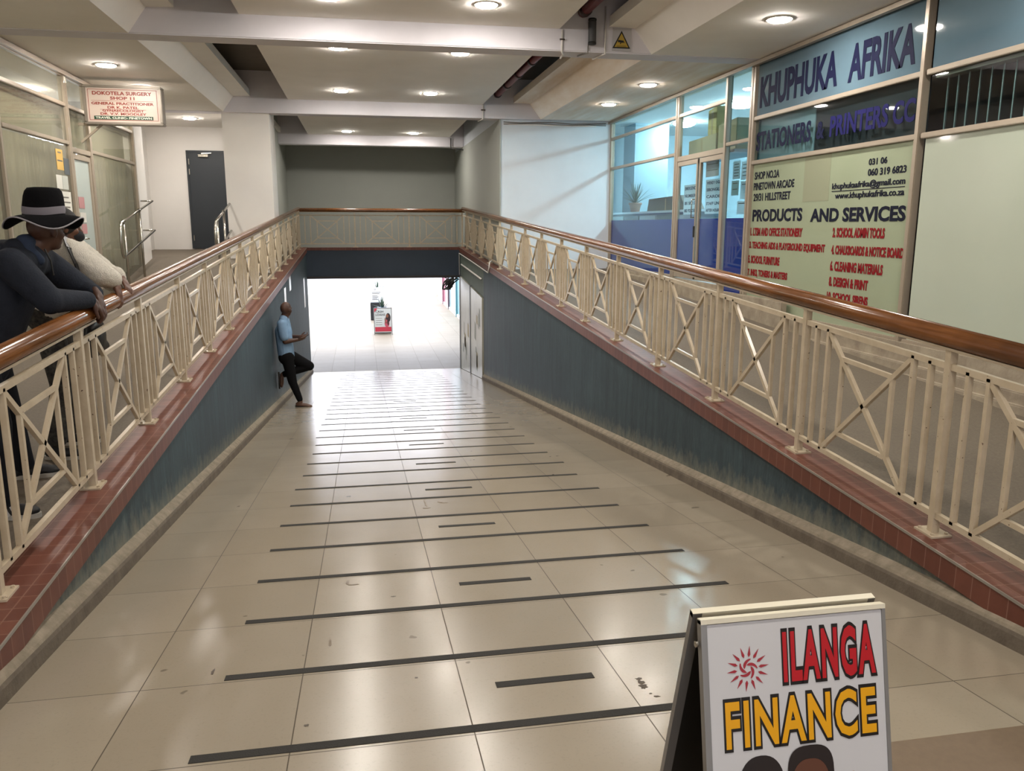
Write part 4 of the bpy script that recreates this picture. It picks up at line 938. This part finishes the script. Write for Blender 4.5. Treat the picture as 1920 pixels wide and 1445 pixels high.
# ------------------------------------------------------------------ people
def organic(name, prims, m, parent, voxel=.009, smooth=4, cut=None):
    """prims: ('c', p0, p1, r0, r1[, wide_dir, k]) capsules and ('e', centre, (rx, ry, rz), (ax, ay, az)) ellipsoids, fused into one skin."""
    mb = MB()
    for p in prims:
        if p[0] == 'c':
            a, b, ra, rb = V(p[1]), V(p[2]), p[3], p[4]; ax = (b-a).normalized(); wd = V(p[5]) if len(p) > 5 else None; kw = p[6] if len(p) > 6 else 1
            n1 = ax.orthogonal().normalized() if wd is None else (wd-ax*wd.dot(ax)).normalized(); n2 = ax.cross(n1); o = len(mb.v); nn = 16; rings = []
            for i in range(5): th = -math.pi/2+math.pi/2*i/5+.06; rings.append((a+ax*ra*math.sin(th), ra*math.cos(th)))
            for i in range(1, 4): f = i/4; rings.append((a.lerp(b, f), ra+(rb-ra)*f))
            for i in range(5): th = math.pi/2*i/4.3; rings.append((b+ax*rb*math.sin(th), max(.0015, rb*math.cos(th))))
            for c_, r_ in rings:
                for k in range(nn):
                    an = 2*math.pi*k/nn; mb.v.append(c_+n1*math.cos(an)*r_*kw+n2*math.sin(an)*r_)
            for i in range(len(rings)-1):
                for k in range(nn): mb.f.append((o+i*nn+k, o+i*nn+(k+1) % nn, o+(i+1)*nn+(k+1) % nn, o+(i+1)*nn+k))
            mb.f.append(tuple(o+k for k in reversed(range(nn)))); mb.f.append(tuple(o+(len(rings)-1)*nn+k for k in range(nn)))
        else:
            c_, (rx, ry, rz), (a1, a2, a3) = V(p[1]), p[2], [V(q).normalized() for q in p[3]]; o = len(mb.v); nu, nv = 16, 10
            for j in range(nv+1):
                th = -math.pi/2+math.pi*(j+.02)/(nv+.04)
                for k in range(nu):
                    ph = 2*math.pi*k/nu; mb.v.append(c_+a1*rx*math.cos(th)*math.cos(ph)+a2*ry*math.cos(th)*math.sin(ph)+a3*rz*math.sin(th))
            for j in range(nv):
                for k in range(nu): mb.f.append((o+j*nu+k, o+j*nu+(k+1) % nu, o+(j+1)*nu+(k+1) % nu, o+(j+1)*nu+k))
            mb.f.append(tuple(o+k for k in reversed(range(nu)))); mb.f.append(tuple(o+nv*nu+k for k in range(nu)))
    o = mb.build(name, m, parent)
    r_ = o.modifiers.new('fuse', 'REMESH'); r_.mode = 'VOXEL'; r_.voxel_size = voxel; r_.use_smooth_shade = True
    if smooth: sm = o.modifiers.new('soften', 'SMOOTH'); sm.iterations = smooth; sm.factor = .5
    bpy.context.view_layer.update()
    me = bpy.data.meshes.new_from_object(o.evaluated_get(bpy.context.evaluated_depsgraph_get()))
    o.modifiers.clear(); old = o.data; o.data = me; bpy.data.meshes.remove(old); me.name = name
    if not me.materials: me.materials.append(m)
    me.polygons.foreach_set('use_smooth', [True]*len(me.polygons))
    return o
def frame_of(f, upv=(0, 0, 1)):
    f = V(f).normalized(); s_ = V(upv).cross(f).normalized(); return f, s_, f.cross(s_)     # forward, left, up
def head_prims(c, f, upv=(0, 0, 1), k=1.0):
    f, l, u = frame_of(f, upv); c = V(c); P = lambda a, b, d: c+(f*a+l*b+u*d)*k
    e = lambda p, r: ('e', p, tuple(x*k for x in r), (f, l, u))
    pr = [e(P(-.008, 0, .025), (.098, .077, .098)), e(P(.03, 0, -.045), (.065, .057, .065)), e(P(.062, 0, -.082), (.028, .03, .024)), e(P(.075, 0, .03), (.022, .055, .02)),
          ('c', P(.09, 0, .012), P(.108, 0, -.02), .009*k, .014*k), e(P(.087, 0, -.055), (.014, .026, .011)), e(P(.052, .045, -.02), (.03, .02, .03)), e(P(.052, -.045, -.02), (.03, .02, .03))]
    for b in (1, -1): pr += [e(P(-.005, b*.08, -.005), (.02, .011, .034)), e(P(.082, b*.03, .01), (.012, .016, .009))]
    return pr
def hand_prims(w_, d, palm_n, curl=.5, side=1, k=1.0):
    """w_: wrist; d: direction of the hand; palm_n: palm normal; fingers curl towards the palm normal."""
    d = V(d).normalized(); pn = V(palm_n); pn = (pn-d*pn.dot(d)).normalized(); s_ = d.cross(pn)*side; w_ = V(w_)
    pc = w_+d*.05*k
    pr = [('e', pc, (.052*k, .042*k, .018*k), (d, s_, pn)), ('c', w_-d*.02, w_+d*.03*k, .026*k, .028*k)]
    for i, (off, L) in enumerate(((.03, .075), (.010, .083), (-.011, .077), (-.030, .06))):
        b0 = w_+d*.085*k+s_*off*k; a1 = curl*.6; d1 = d*math.cos(a1)+pn*math.sin(a1); a2 = a1+curl*1.1; d2 = d*math.cos(a2)+pn*math.sin(a2); a3 = a2+curl*.7; d3 = d*math.cos(a3)+pn*math.sin(a3)
        p1 = b0+d1*L*.5*k; p2 = p1+d2*L*.33*k; p3 = p2+d3*L*.24*k
        pr += [('c', b0-d*.02, p1, .0105*k, .0095*k), ('c', p1, p2, .0095*k, .009*k), ('c', p2, p3, .009*k, .0078*k)]
    tb = w_+d*.02*k+s_*.03*k; td = (d*.75+s_*.6+pn*.45).normalized(); t1 = tb+td*.045*k; t2 = t1+(td+d*.5).normalized()*.032*k
    pr += [('c', tb, t1, .014*k, .0115*k), ('c', t1, t2, .0115*k, .009*k)]
    return pr
def shoe(name, ankle, f, gz, m, parent, sole_m, k=1.0, stripes=None, tilt=0.):
    f, l, u = frame_of(f) if not tilt else frame_of((V(f)*math.cos(tilt)+V((0, 0, math.sin(tilt)))).normalized()); a = V(ankle); base = V((a.x, a.y, gz)) if gz is not None else a-u*.09*k
    P = lambda x, y, z: base+(f*x+l*y+u*z)*k
    o = organic(name, [('e', P(-.03, 0, .045), (.062*k, .042*k, .045*k), (f, l, u)), ('e', P(.06, 0, .038), (.10*k, .046*k, .036*k), (f, l, u)), ('e', P(.13, .004, .032), (.06*k, .045*k, .028*k), (f, l, u)), ('c', P(-.02, 0, .05), P(-.015, 0, .10), .045*k, .042*k)], m, parent, .008, 3)
    pts = []
    for i in range(28):
        an = 2*math.pi*i/28; x = .05+.145*math.cos(an); y = (.046 if math.cos(an) > -.3 else .04)*math.copysign(abs(math.sin(an))**.8, math.sin(an)); pts.append(P(x, y, .0))
    MB().prism(pts, u*.024*k).build('sole', sole_m, o)
    if stripes:
        for x in (.03, .065, .10):
            MB().bar(P(x, -.047, .022), P(x-.03, -.035, .07), .014*k, .006, f).build('stripe', stripes, o)
    return o
def torso_prims(pel, chest, neck, sl, sr, r=(.15, .155, .09), fwd=None, k=1.0):
    pel, chest, neck, sl, sr = map(V, (pel, chest, neck, sl, sr)); wide = (sl-sr).normalized()
    mid = (sl+sr)/2
    return [('c', pel, chest, r[0]*.78*k, r[1]*.78*k, wide, 1.3), ('c', chest, mid+(neck-mid)*.1, r[1]*.76*k, r[2]*.9*k, wide, 1.35), ('c', sl, sr, r[2]*.82*k, r[2]*.82*k), ('c', mid, neck, r[2]*.95*k, .062*k)]
def skin_mat(n, c): return mat(n, c, .5, spec=.4, var=.15, vscale=14)
M_SK = skin_mat('dark_brown_skin', '4a3024'); M_SK2 = skin_mat('brown_skin', '5e3d2c')
M_HAIR = mat('black_hair', '141110', .7, bump=.5, bscale=220)
def person(label, loc): return thing('person', label, 'person', loc)

# --- person in the wide hat leaning on the left handrail
zl = z_walk_l(4.75)
t = person('person in a black and grey wide brimmed hat leaning on the left handrail', (-1.98, 4.75, zl))
f = V((1, .12, 0)).normalized(); hf = V((.55, .83, -.05))
pel, che, nek = V((-2.04, 4.74, 1.0)), V((-1.86, 4.78, 1.33)), V((-1.735, 4.82, 1.505)); sR, sL = V((-1.78, 4.615, 1.425)), V((-1.775, 4.99, 1.43))
eR, wR = V((-1.615, 4.60, 1.235)), V((-1.50, 4.88, 1.215)); eL, wL = V((-1.60, 5.12, 1.25)), V((-1.50, 4.99, 1.24))
hR, hL = V((-2.03, 4.65, .97)), V((-2.05, 4.84, .97)); kR, kL = V((-1.93, 4.58, .58)), V((-2.04, 5.0, .58)); aR, aL = V((-1.93, 4.50, zl+.08)), V((-2.04, 5.12, zl+.1))
hc = V((-1.68, 4.84, 1.595)); hup = V((.1, .06, 1))
body = head_prims(hc, hf, hup, .95)+[('c', nek-V((.02, 0, .04)), hc-V((.01, 0, .04)), .058, .056)]+torso_prims(pel, che, nek, sL, sR, (.12, .125, .075))
body += [('c', sR, eR, .045, .038), ('c', eR, wR, .038, .027), ('c', sL, eL, .045, .038), ('c', eL, wL, .038, .027), ('c', hR, kR, .07, .05), ('c', kR, aR, .045, .034), ('c', hL, kL, .07, .05), ('c', kL, aL, .045, .034)]
body += hand_prims(wR, (.25, .55, -.62), (-.5, .0, -.55), .55, -1)+hand_prims(wL, (.4, -.25, -.8), (-.6, -.1, -.3), .45, 1)
organic('body', body, M_SK, t, .0065, 3)
M_JK = mat('charcoal_navy_fleece', '262a33', .9, spec=.2, var=.2, vscale=25, bump=.3, bscale=90)
jk = torso_prims(pel+V((0, 0, -.10)), che, nek, sL, sR, (.185, .19, .105))+[('c', sR, eR, .088, .072), ('c', eR, wR-(wR-eR).normalized()*.03, .07, .05), ('c', sL, eL, .088, .072), ('c', eL, wL-(wL-eL).normalized()*.03, .07, .05),
      ('e', V((-1.87, 4.80, 1.475)), (.085, .13, .075), ((1, 0, -.4), (0, 1, 0), (.4, 0, 1))), ('c', V((-1.80, 4.73, 1.50)), V((-1.80, 4.91, 1.50)), .06, .06), ('c', pel+V((-.02, 0, -.12)), pel+V((.0, 0, .05)), .15, .16, (0, 1, 0), 1.25)]
jo = organic('jacket', jk, M_JK, t, .011, 4)
organic('collar', [('c', V((-1.745, 4.74, 1.50)), V((-1.70, 4.76, 1.44)), .035, .03), ('c', V((-1.76, 4.76, 1.53)), V((-1.75, 4.88, 1.53)), .05, .05)], mat('denim_blue_collar', '232f44', .9), jo, .009, 3)
mb = MB().tube([(-1.66, 4.74, 1.50), (-1.635, 4.735, 1.44), (-1.63, 4.74, 1.36)], .005, 6); mb.build('drawstring', M_BLACK, jo)
M_TR = mat('dark_denim', '1b1d24', .9, spec=.2, var=.25, vscale=30)
organic('trousers', [('c', hR+V((0, 0, .05)), kR, .098, .072), ('c', kR, aR, .072, .06), ('c', hL+V((0, 0, .05)), kL, .098, .072), ('c', kL, aL, .072, .06), ('c', pel+V((0, -.06, -.02)), pel+V((0, .06, -.02)), .125, .125)], M_TR, t, .011, 3)
M_SH = mat('black_trainer', '15161a', .5); M_SOLE = mat('white_sole', 'b5b2aa', .6)
shoe('shoe', aR, (1, -.12, 0), z_walk_l(4.5), M_SH, t, M_SOLE, 1.05, mat('white_stripe', 'c8c8c8', .5)); shoe('shoe', aL, (1, .2, 0), z_walk_l(5.12), M_SH, t, M_SOLE, 1.05)
# hat
M_HAT = mat('black_felt', '0f0f11', .95, spec=.1, bump=.3, bscale=150); M_BAND = mat('grey_ribbon', '77737a', .8); M_PIPING = mat('light_grey_piping', '8d8a8e', .7)
hx, hn, hz = V((.75, -.62, 0)).normalized(), V((.62, .75, 0)).normalized(), V((.06, .04, 1)).normalized(); H0 = hc+V((0, 0, .083))
def hat_pt(a, r, z): return H0+hx*math.cos(a)*r*.86+hn*math.sin(a)*r*.98+hz*z
def ring(fr, fz, n=48): return [hat_pt(2*math.pi*i/n, fr(2*math.pi*i/n), fz(2*math.pi*i/n)) for i in range(n)]
def loft(rings, close_top=True):
    mb = MB(); n = len(rings[0])
    for r_ in rings: mb.v += r_
    for j in range(len(rings)-1):
        for i in range(n): mb.f.append((j*n+i, j*n+(i+1) % n, (j+1)*n+(i+1) % n, (j+1)*n+i))
    if close_top: mb.f.append(tuple((len(rings)-1)*n+i for i in range(n)))
    return mb
cr = [ring(lambda a, r=r: r, lambda a, z=z: z) for r, z in ((.108, .0), (.108, .045), (.101, .10), (.094, .126), (.080, .143), (.048, .147), (.012, .143))]
hat = loft(cr).build('hat', M_HAT, t, smooth=True)
wav = lambda a: -.016+.020*math.cos(3*(a+1.31))
br = [ring(lambda a, f=f_: .103+(.098)*f, lambda a, f=f_: .002+wav(a)*f*1.5-.020*f*f) for f_ in (0, .2, .4, .6, .8, 1)]
bo = loft(br, False).build('hat_brim', M_HAT, hat, smooth=True); sd_ = bo.modifiers.new('felt', 'SOLIDIFY'); sd_.thickness = .006
e_ = br[-1]; MB().tube(e_+e_[:1], .0042, 8, False).build('brim_piping', M_PIPING, hat, smooth=True)
bd = [ring(lambda a, r=r: r, lambda a, z=z: z+.006*math.sin(2*a)) for r, z in ((.108, .004), (.1105, .02), (.1085, .044))]
loft(bd, False).build('hat_band', M_BAND, hat, smooth=True)

# --- person in the white fluffy jersey behind the hat
zl2 = z_walk_l(5.6)
t = person('person in a cream fluffy jersey leaning on the handrail behind the hatted person', (-1.92, 5.6, zl2))
pel, che, nek = V((-1.98, 5.62, zl2+.9)), V((-1.87, 5.60, zl2+1.2)), V((-1.81, 5.58, zl2+1.375)); sR, sL = V((-1.765, 5.43, zl2+1.305)), V((-1.83, 5.77, zl2+1.30))
eR, wR = V((-1.60, 5.42, zl2+1.175)), V((-1.535, 5.50, zl2+1.105)); eL, wL = V((-1.66, 5.92, zl2+1.1)), V((-1.58, 5.76, zl2+1.14))
hR, hL = V((-1.97, 5.54, zl2+.86)), V((-1.98, 5.70, zl2+.86)); kR, kL = V((-1.92, 5.52, zl2+.47)), V((-1.95, 5.73, zl2+.47)); aR, aL = V((-1.96, 5.46, zl2+.09)), V((-1.98, 5.76, zl2+.1))
hc = V((-1.825, 5.56, zl2+1.455)); hf = V((.8, .5, -.1))
body = head_prims(hc, hf, (0, 0, 1), .95)+[('c', nek, hc, .05, .05)]+torso_prims(pel, che, nek, sL, sR, (.10, .105, .065))
body += [('c', sR, eR, .04, .034), ('c', eR, wR, .034, .025), ('c', sL, eL, .04, .034), ('c', eL, wL, .034, .025), ('c', hR, kR, .065, .046), ('c', kR, aR, .042, .032), ('c', hL, kL, .065, .046), ('c', kL, aL, .042, .032)]
body += hand_prims(wR, (.30, -.25, -.85), (-.6, .0, -.35), .42, 1, .95)+hand_prims(wL, (.5, -.4, -.5), (-.5, 0, -.5), .4, 1, .95)
organic('body', body, M_SK2, t, .0065, 3)
M_JER = mat('cream_fluffy_wool', 'e2dccf', 1., spec=.1, var=.15, vscale=60, bump=1., bscale=190)
jer = organic('jersey', torso_prims(pel, che, nek-V((0, 0, .03)), sL, sR, (.165, .175, .095))+[('c', sR, eR, .088, .082), ('c', eR, wR-V((.02, 0, -.03)), .08, .062), ('c', sL, eL, .088, .08), ('c', eL, wL-V((.02, 0, -.01)), .075, .056)], M_JER, t, .011, 3)
fz = bpy.data.textures.new('fluff', 'CLOUDS'); fz.noise_scale = .02; dm = jer.modifiers.new('fluff', 'DISPLACE'); dm.texture = fz; dm.strength = .012; dm.mid_level = .5
organic('hair', [('e', hc+V((-.012, -.01, .04)), (.105, .10, .095), (hf, (-.5, .8, 0), (0, 0, 1))), ('e', hc+V((-.06, -.03, -.02)), (.06, .07, .09), ((1, 0, 0), (0, 1, 0), (0, 0, 1)))], M_HAIR, t, .01, 3)
organic('face_mask', [('e', hc+V((.052, .03, -.05)), (.058, .055, .042), (hf, (-.5, .8, 0), (0, 0, 1)))], mat('black_cloth_mask', '15151a', .9), t, .008, 3)
M_PT = mat('dark_patterned_cloth', '17171b', .9, col2='4b4842', vscale=38)
organic('trousers', [('c', hR+V((0, 0, .05)), kR, .095, .07), ('c', kR, aR+V((0, 0, .03)), .07, .058), ('c', hL+V((0, 0, .05)), kL, .095, .07), ('c', kL, aL+V((0, 0, .03)), .07, .058), ('c', pel+V((0, -.05, 0)), pel+V((0, .05, 0)), .12, .12)], M_PT, t, .011, 3)
shoe('shoe', aR, (1, -.1, 0), z_walk_l(5.46), M_SH, t, M_SOLE, .95); shoe('shoe', aL, (1, .15, 0), z_walk_l(5.76), M_SH, t, M_SOLE, .95)
t = thing('shoulder_bag', 'black shoulder bag hanging between the fluffy jersey and the left railing', 'bag', (-1.70, 5.52, zl2+.62))
M_BAG = mat('black_leather', '16171a', .4)
organic('bag_body', [('e', V((-1.685, 5.50, zl2+.78)), (.055, .14, .13), ((1, 0, 0), (0, 1, 0), (0, 0, 1))), ('c', V((-1.685, 5.40, zl2+.70)), V((-1.685, 5.60, zl2+.70)), .05, .05)], M_BAG, t, .01, 2)
mb = MB(); sp_ = [(-1.70, 5.40, zl2+.88), (-1.665, 5.35, zl2+1.0), (-1.675, 5.325, zl2+1.13), (-1.70, 5.325, zl2+1.24), (-1.735, 5.345, zl2+1.335), (-1.775, 5.42, zl2+1.402), (-1.85, 5.48, zl2+1.39), (-1.93, 5.5, zl2+1.30)]
for a, b in zip(sp_, sp_[1:]): mb.bar(a, b, .042, .006, (0, 1, .25))
mb.build('strap', M_BAG, t)

# --- man leaning on the left ramp wall, one foot up behind him, looking at a phone
Y3 = 13.12; zg = z_ramp(13.1)
t = person('person in a light blue shirt leaning on the ramp wall, one foot up', (-1.1, Y3, zg))
pel, che, nek = V((-1.225, Y3, -.40)), V((-1.255, Y3, -.02)), V((-1.235, Y3, .19)); sN, sF = V((-1.255, Y3-.17, .11)), V((-1.235, Y3+.17, .12))
eN, wN = V((-1.215, Y3-.19, -.16)), V((-1.03, Y3-.10, -.145)); eF, wF = V((-1.19, Y3+.19, -.14)), V((-1.01, Y3+.05, -.12))
hN, hF = V((-1.21, Y3-.085, -.44)), V((-1.20, Y3+.085, -.44)); kN, aN = V((-1.145, Y3-.07, -.83)), V((-1.04, Y3-.06, zg+.10)); kF, aF = V((-.885, Y3+.08, -.60)), V((-1.27, Y3+.07, -.72))
hc = V((-1.195, Y3, .32)); hf = V((.55, .83, -.1))
body = head_prims(hc, hf)+[('c', nek-V((.0, 0, .03)), hc-V((.0, 0, .03)), .06, .058)]+torso_prims(pel, che, nek, sN, sF, (.12, .125, .075))
body += [('c', sN, eN, .048, .04), ('c', eN, wN, .042, .028), ('c', sF, eF, .048, .04), ('c', eF, wF, .042, .028), ('c', hN, kN, .075, .05), ('c', kN, aN, .048, .036), ('c', hF, kF, .075, .05), ('c', kF, aF, .048, .036)]
body += hand_prims(wN, (.9, .25, .12), (-.1, .6, .8), .6, 1)+hand_prims(wF, (.9, -.25, .1), (-.1, -.5, .8), .6, -1)
organic('body', body, M_SK, t, .0075, 3)
M_SHIRT = mat('light_blue_cotton', '7d99b5', .85, spec=.2, var=.1, vscale=18, bump=.5, bscale=28, bstretch=(1, 1, .5))
organic('shirt', torso_prims(pel+V((.0, 0, -.02)), che, nek-V((0, 0, .02)), sN, sF, (.165, .165, .092))+[('c', sN, sN.lerp(eN, .72), .078, .073), ('c', sF, sF.lerp(eF, .72), .078, .073), ('c', nek-V((0, .03, .01)), nek+V((0, .03, .0)), .066, .066)], M_SHIRT, t, .011, 3)
M_BT = mat('black_trousers', '0e0e10', .9, spec=.15)
organic('trousers', [('c', hN+V((0, 0, .03)), kN, .10, .07), ('c', kN, aN+V((-.01, 0, .03)), .068, .05), ('c', hF+V((0, 0, .02)), kF, .105, .078), ('c', kF, aF, .074, .055), ('c', pel+V((0, -.05, -.03)), pel+V((0, .05, -.03)), .125, .125)], M_BT, t, .011, 3)
M_BS = mat('brown_leather_shoe', '5a4034', .5); M_DS = mat('dark_sole', '1c1512', .7)
shoe('shoe', aN, (1, -.1, -.11), zg+.0, M_BS, t, M_DS, .95)
sf = V((-.25, 0, -1)).normalized()
o = organic('shoe', [('e', aF+V((-.03, 0, -.01)), (.05, .042, .045), ((1, 0, 0), (0, 1, 0), (0, 0, 1))), ('e', aF+V((-.055, 0, -.10)), (.035, .044, .10), ((1, 0, 0), (0, 1, 0), (0, 0, 1))), ('e', aF+V((-.062, 0, -.17)), (.028, .042, .05), ((1, 0, 0), (0, 1, 0), (0, 0, 1)))], M_BS, t, .008, 3)
MB().prism([(-1.375, Y3+.07+.04*math.sin(a*.3142)*(1 if math.cos(a*.3142) < .3 else .85), -.82+.14*math.cos(a*.3142)) for a in range(20)], (.022, 0, 0)).build('sole', M_DS, o)
t = thing('mobile_phone', 'mobile phone held in both hands by the man on the ramp', 'phone', (-.93, Y3-.03, -.12))
ph = V((-.915, Y3-.03, -.105)); MB().bar(ph-V((.055, 0, .03)), ph+V((.055, 0, .03)), .072, .009, (0, 1, 0)).build('case', M_BLACK, t, bevel=.002)
n_ = V((-.48, 0, .88)); MB().bar(ph-V((.05, 0, .027))+n_*.005, ph+V((.05, 0, .027))+n_*.005, .066, .001, (0, 1, 0)).build('screen', mat('phone_screen', '9aa4ae', .1), t)

# dried marks on the ramp tiles
M_MARK = mat('dried_brown_mark', '4a3f31', .6); M_MARK2 = mat('faint_brown_mark', '6d604d', .6)
def mark(x, y, rx, ry, m, seed):
    rr = random.Random(seed); pts = []
    for k in range(16):
        a = 2*math.pi*k/16; q = rr.uniform(.55, 1.15); xx, yy = x+rx*q*math.cos(a), y+ry*q*math.sin(a); pts.append((xx, yy, z_ramp(yy)+.0006))
    MB().prism(pts, (0, 0, .0006)).build('stain', m, FLOOR_RAMP)
for q in ((.981, 2.60, .018, .022, M_MARK, 1), (.984, 2.635, .013, .018, M_MARK, 2), (.987, 2.665, .016, .01, M_MARK, 3), (1.003, 2.515, .012, .008, M_MARK, 4), (.988, 2.54, .006, .005, M_MARK, 5),
          (.408, 5.86, .006, .07, M_MARK2, 6), (.41, 5.74, .012, .06, M_MARK2, 7), (.407, 5.63, .03, .02, M_MARK2, 8), (.52, 5.80, .02, .03, M_MARK2, 9), (.55, 5.77, .03, .012, M_MARK2, 10),
          (-.13, 4.07, .01, .05, M_MARK2, 11), (-.10, 4.03, .03, .012, M_MARK2, 12), (-.637, 3.09, .007, .035, M_MARK, 13), (-.24, 2.575, .01, .009, M_MARK, 14), (.1, 3.8, .012, .008, M_MARK, 15), (-.19, 3.28, .008, .05, M_MARK2, 16), (.153, 2.86, .007, .007, M_MARK, 17), (-.3, 2.45, .008, .006, M_MARK, 18), (1.32, 2.4, .01, .008, M_MARK, 19), (1.4, 2.33, .014, .006, M_MARK, 20)):
    mark(*q)
